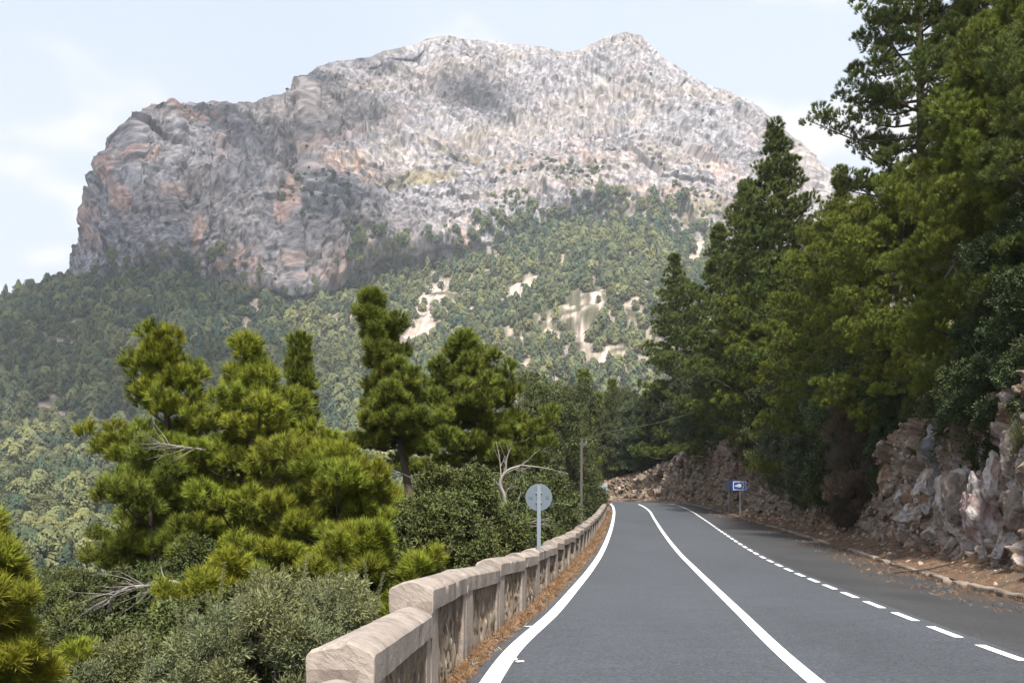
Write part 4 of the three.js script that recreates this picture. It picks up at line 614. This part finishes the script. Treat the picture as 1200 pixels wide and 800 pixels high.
{
  const d = 68.5, foot = at(867, 607, d); foot.y = ground(foot.x, foot.z) - 0.1; const k = 1.6 + (600 - 569) * d / FOCAL - foot.y;
  const s = thing('blue_sign', 'blue rectangular information sign with white symbols in front of the rock bank', 'road sign', null, foot);
  mesh('post', moved(new THREE.CylinderGeometry(0.045, 0.045, k, 10), 0.05, k / 2 - 0.1, -0.06), M.steel, s);
  const p = mesh('sign_plate', moved(roundRect(1.04, 0.7, 0.04, 0.025), 0, k, -0.025), M.blue, s);
  const border = new THREE.Shape(); border.moveTo(-0.47, -0.31); border.lineTo(0.47, -0.31); border.lineTo(0.47, 0.31); border.lineTo(-0.47, 0.31); border.closePath(); const hole = new THREE.Path(); hole.moveTo(-0.435, -0.275); hole.lineTo(-0.435, 0.275); hole.lineTo(0.435, 0.275); hole.lineTo(0.435, -0.275); hole.closePath(); border.holes.push(hole);
  mesh('border', moved(new THREE.ExtrudeGeometry(border, { depth: 0.003, bevelEnabled: false }), 0, k, 0.004), M.white, p);
  const lens = new THREE.Shape(); lens.moveTo(-0.34, 0); lens.quadraticCurveTo(-0.2, 0.02, -0.08, 0.15); lens.absarc(0.02, 0, 0.14, Math.PI * 0.7, -Math.PI * 0.7, true); lens.quadraticCurveTo(-0.2, -0.08, -0.34, -0.03); mesh('symbol', moved(new THREE.ExtrudeGeometry(lens, { depth: 0.003, bevelEnabled: false }), -0.02, k, 0.004), M.white, p);
  mesh('symbol', moved(new THREE.TorusGeometry(0.075, 0.02, 4, 14, Math.PI * 1.25).rotateZ(-Math.PI * 0.35).scale(1, 1, 0.15), 0.25, k + 0.1, 0.006), M.white, p); mesh('symbol', moved(new THREE.BoxGeometry(0.035, 0.22, 0.003).rotateZ(-0.5), 0.27, k - 0.1, 0.006), M.white, p);
  const f2 = at(854.5, 606, 73); f2.y = ground(f2.x, f2.z) - 0.1; const k2 = 1.6 + (600 - 569) * 73 / FOCAL - f2.y;
  const t = thing('grey_sign', 'dull grey back of a road sign beside the blue sign', 'road sign', null, f2);
  mesh('post', moved(new THREE.CylinderGeometry(0.045, 0.045, k2, 8), 0, k2 / 2 - 0.1, 0.05), M.steel, t); mesh('sign_plate', moved(roundRect(0.62, 0.9, 0.04, 0.02), 0, k2, -0.02), std({ color: rgb(0.17, 0.19, 0.27), roughness: 0.7 }), t);
}
{
  const d = 62, f = footAt(681, d), h = topTo(f, 514), s = thing('utility_pole', 'weathered wooden utility pole rising beside the bend', 'utility pole', null, f);
  mesh('pole', tube([V(0, -0.5, 0), V(0.02, h * 0.5, 0), V(0.04, h, 0)], 0.12, 0.085, 8, 6), M.wood, s); mesh('crossarm', moved(new THREE.BoxGeometry(0.5, 0.12, 0.12), 0.15, h - 0.35, 0), M.wood, s); mesh('insulator', moved(new THREE.CylinderGeometry(0.05, 0.06, 0.2, 8), 0.35, h - 0.2, 0), M.plate, s);
  const a = f.clone().add(V(0.35, h - 0.15, 0)), b = at(705, 508, 66), c = at(780, 493, 76), e = at(850, 470, 86), w = thing('overhead_wire', 'thin overhead cable running from the utility pole to the trees', 'cable', null);
  mesh('cable', tube([a, b, c, e], 0.009, 0.009, 5, 30), std({ color: rgb(0.16, 0.16, 0.16) }), w);
}

{
  const r = rng(55), geo = [0, 1, 2].map((i) => rockGeometry(970 + i, 3, 10, 0.1, [0.26, 0.18, 0.14], 0.25));
  for (let k = 0; k < 14; k++) { const p = at(690 + 22 * r(), 0, 88 + 10 * r()); p.y = ground(p.x, p.z); const n = nearest(WALLP, p.x, p.z); p.y = n.y + 0.1 + 0.5 * r(); const m = mesh(numbered('loose_stone'), geo[k % 3], M.rock, scene), z = 0.25 + 0.4 * r(); m.position.copy(p); m.scale.set(z * 1.3, z * 0.8, z); m.rotation.set(r(), r() * 6, r()); m.userData = { label: 'pinkish loose stone dumped at the far end of the parapet', category: 'stone', group: 'stones dumped at the parapet end' }; }
}

// ------------------------------------------------------------------ dead wood
function deadBranch(label, pts, r0, seed, twigs, tl, name = 'dead_branch', mat = M.deadWood) {
  const r = rng(seed), t = thing(name, label, 'branch', null), c = new THREE.CatmullRomCurve3(pts), w = [], g = [tube(pts, r0, r0 * 0.3, 7, 24)];
  for (let i = 0; i < twigs; i++) { const s = 0.2 + 0.8 * r(), b = c.getPointAt(s), d = c.getTangentAt(s).multiplyScalar(0.9).add(V(r() - 0.5, (r() - 0.55) * 1.2, r() - 0.5)).normalize(), e = b.clone().addScaledVector(d, tl * (0.4 + r())), m = b.clone().lerp(e, 0.5).add(V((r() - 0.5) * 0.15 * tl, (r() - 0.5) * 0.2 * tl, (r() - 0.5) * 0.15 * tl)); w.push(tube([b, m, e], r0 * 0.25, r0 * 0.06, 4, 4)); for (let j = 0; j < 3; j++) { const q = m.clone().lerp(e, r()), u = q.clone().add(d.clone().add(V(r() - 0.5, r() - 0.6, r() - 0.5)).multiplyScalar(tl * 0.35)); w.push(tube([q, u], r0 * 0.1, r0 * 0.04, 3, 2)); } }
  mesh('limb', mergeGeometries(g), mat, t); if (w.length) mesh('twigs', mergeGeometries(w), mat, t);
}
deadBranch('bleached dead branch with fine twigs arching out over the slope', [at(224, 690, 15.5), at(200, 681, 15.4), at(175, 686, 15.3), at(150, 688, 15.3), at(118, 708, 15.4)], 0.035, 1, 30, 0.55);
deadBranch('bare forked stub at the root of the arching dead branch', [at(196, 682, 15.4), at(191, 675, 15.4), at(188, 664, 15.4)], 0.022, 2, 0, 0.2);
deadBranch('bleached dead branch low among the yellow pine shoots', [at(184, 757, 13), at(165, 762, 13), at(148, 772, 13), at(120, 780, 13)], 0.022, 3, 14, 0.4);
deadBranch('white dead branches showing through a gap in the big ragged pine', [at(240, 527, 18.6), at(215, 524, 18.4), at(187, 519, 18.3)], 0.03, 4, 14, 0.5);
deadBranch('gnarled white dead trunk between the spreading pine and the sign', [at(593, 640, 25), at(588, 612, 25), at(592, 585, 25), at(586, 566, 25), at(594, 552, 25), at(612, 545, 25)], 0.10, 5, 12, 1.0, 'dead_tree');
deadBranch('grey fallen limb propped under the round sign', [at(586, 628, 25), at(602, 612, 24.8), at(618, 597, 24.6)], 0.07, 6, 8, 0.8, 'dead_tree');
deadBranch('thin grey broken branches crossing in the shade above the rocks', [at(1160, 345, 30), at(1125, 305, 30), at(1108, 325, 30)], 0.04, 7, 10, 0.9);
deadBranch('bare twigs slanting out of the bushy pine above the bank', [at(1145, 342, 30.4), at(1120, 315, 30.2), at(1105, 308, 30)], 0.03, 8, 8, 0.7);
deadBranch('dark fallen branch lying over the kerb by the pale rocks', [on('kerb', stationAt(24.6), -0.55, 0.04), on('kerb', stationAt(24), 0.1, 0.16), on('kerb', stationAt(23.2), 0.75, 0.42)], 0.03, 9, 10, 0.5, 'dead_branch', M.bark);
deadBranch('drooping snag twigs under the leaning pine', [at(492, 565, 25), at(462, 552, 24.8), at(430, 548, 24.6)], 0.03, 10, 14, 0.8);

// ------------------------------------------------------------------ needle litter, grass tufts
{
  const r = rng(808), g = mergeGeometries([tuftGeometry(9, 5, 0.09, 0.007, 1.5)]), n = 16000, m = new THREE.InstancedMesh(g, std({ color: 0xffffff, roughness: 1 }), n), o = new THREE.Object3D(), c = new THREE.Color();
  for (let k = 0; k < n; k++) {
    let p; if (k < 8000) { const s = stationAt(3 + 75 * Math.pow(r(), 1.7)), a = on('wall', s, 0.02), b = on('left', s, -0.2); p = a.lerp(b, Math.pow(r(), 1.5)); } else { const s = stationAt(8 + 70 * Math.pow(r(), 1.5)); if (r() < 0.3) { p = on('kerb', s, -1.3 * Math.pow(r(), 3), 0.0); } else p = bankPoint(s, 0.14 * r(), true); }
    o.position.copy(p); o.position.y += 0.012; o.rotation.set(1.57 + (r() - 0.5) * 0.6, r() * 6.28, r() * 6.28); o.scale.setScalar(0.5 + 0.8 * r() + -p.z * 0.012); o.updateMatrix(); m.setMatrixAt(k, o.matrix); const t = 0.5 + 0.9 * r(), pale = r() < 0.22 ? 1 : 0; m.setColorAt(k, c.setRGB(lerp(0.20, 0.30, pale) * t, lerp(0.108, 0.235, pale) * t, lerp(0.052, 0.16, pale) * t));
  }
  m.name = 'needle_litter'; m.userData = { kind: 'stuff', label: 'brown fallen pine needles along the road edges', category: 'needle litter' }; m.castShadow = m.receiveShadow = true; scene.add(m);
}
{
  const r = rng(606), blade = tuftGeometry(12, 60, 0.6, 0.008, 0.9), mat = std({ color: 0xffffff, roughness: 0.8 });
  const spots = [[29, 0.5], [28, 0.42], [30.5, 0.55], [27, 0.35], [17, 0.12], [18, 0.66], [16.5, 0.68], [22, 0.5], [23, 0.56], [94, 0.5], [96, 0.6], [98, 0.45], [97, 0.55], [100, 0.5], [66, 0.5], [78, 0.62], [20.5, 0.7], [26, 0.62]];
  spots.forEach(([d, t], i) => {
    const s = d < 92 ? stationAt(d) : (12 + (d - 92) / 7) / SN, p = bankPoint(s, t), g = thing('grass_clump', ...(() => { const l = `${d > 60 ? 'dry yellow' : 'green'} grass clump ${t > 0.6 ? 'high on' : t > 0.2 ? 'halfway up' : 'at the foot of'} the bank by ${d > 90 ? 'the bend' : d > 60 ? 'the blue sign' : d > 25 ? 'the drooping oaks' : d > 19.5 ? 'the dark rock slab' : 'the pale rocks'}`; return [l, 'grass', l]; })(), p), list = [];
    for (let k = 0; k < 9; k++) list.push({ p: V((r() - 0.5) * 0.3, (r() - 0.5) * 0.2 - 0.1, (r() - 0.5) * 0.3), d: V(-0.5 + r() * 0.6, 0.7, r() * 0.6 + 0.1).normalize(), s: (0.7 + 0.5 * r()) * (d > 60 ? 2.4 : 1), spin: r() * 6, col: d > 60 ? [0.16, 0.14, 0.06] : [0.10, 0.11, 0.035] });
    crownMesh('blades', blade, mat, list, g);
  });
}

// ------------------------------------------------------------------ the cloud overhead whose shade lies on the western cliffs and woods
{
  const r = rng(321), parts = [];
  for (const [px, py, d, R] of [[60, 430, 760, 150], [150, 470, 680, 130], [150, 380, 880, 160], [255, 440, 730, 100], [250, 330, 960, 150], [180, 230, 1080, 170], [330, 300, 1000, 130], [300, 180, 1190, 170], [400, 240, 1090, 120], [420, 130, 1290, 160], [345, 420, 740, 70], [0, 500, 620, 140], [-90, 450, 700, 190], [450, 310, 1020, 70], [20, 350, 930, 190], [-60, 380, 900, 200]]) {
    const n = Math.round(R * R / 4400);                               // a field of small puffs with gaps between them
    for (let q = 0; q < n; q++) {
      const p = at(px, py, d), rr = 34 + 26 * r(), a0 = r() * 6.283, dd = R * Math.sqrt(r()); p.addScaledVector(SUN, (1500 + 60 * r() - p.y) / SUN.y); p.x += Math.cos(a0) * dd; p.z += Math.sin(a0) * dd;
      const g = new THREE.IcosahedronGeometry(1, 5), a = g.attributes.position; for (let i = 0; i < a.count; i++) { const x = a.getX(i), y = a.getY(i), z = a.getZ(i), k = rr * (1 + 0.5 * fbm(x * 1.6 + px + q, y * 1.6, z * 1.6 + d, 4)); a.setXYZ(i, p.x + x * k, p.y + y * k * (y < 0 ? 0.15 : 0.42), p.z + z * k); } g.deleteAttribute('normal'); g.computeVertexNormals(); parts.push(g);
    }
  }
  structure('cloud', mergeGeometries(parts), new THREE.MeshPhysicalMaterial({ color: rgb(0.9, 0.9, 0.9), roughness: 1, transmission: 0.85, thickness: 0, specularIntensity: 0 }), 'field of small white cloud puffs high above the mountain', 'cloud');
}

// ------------------------------------------------------------------ haze between here and the mountain
scene.fog = new THREE.FogExp2(new THREE.Color(0.82, 0.91, 1.0), 0.00013);

renderer.render(scene, camera);
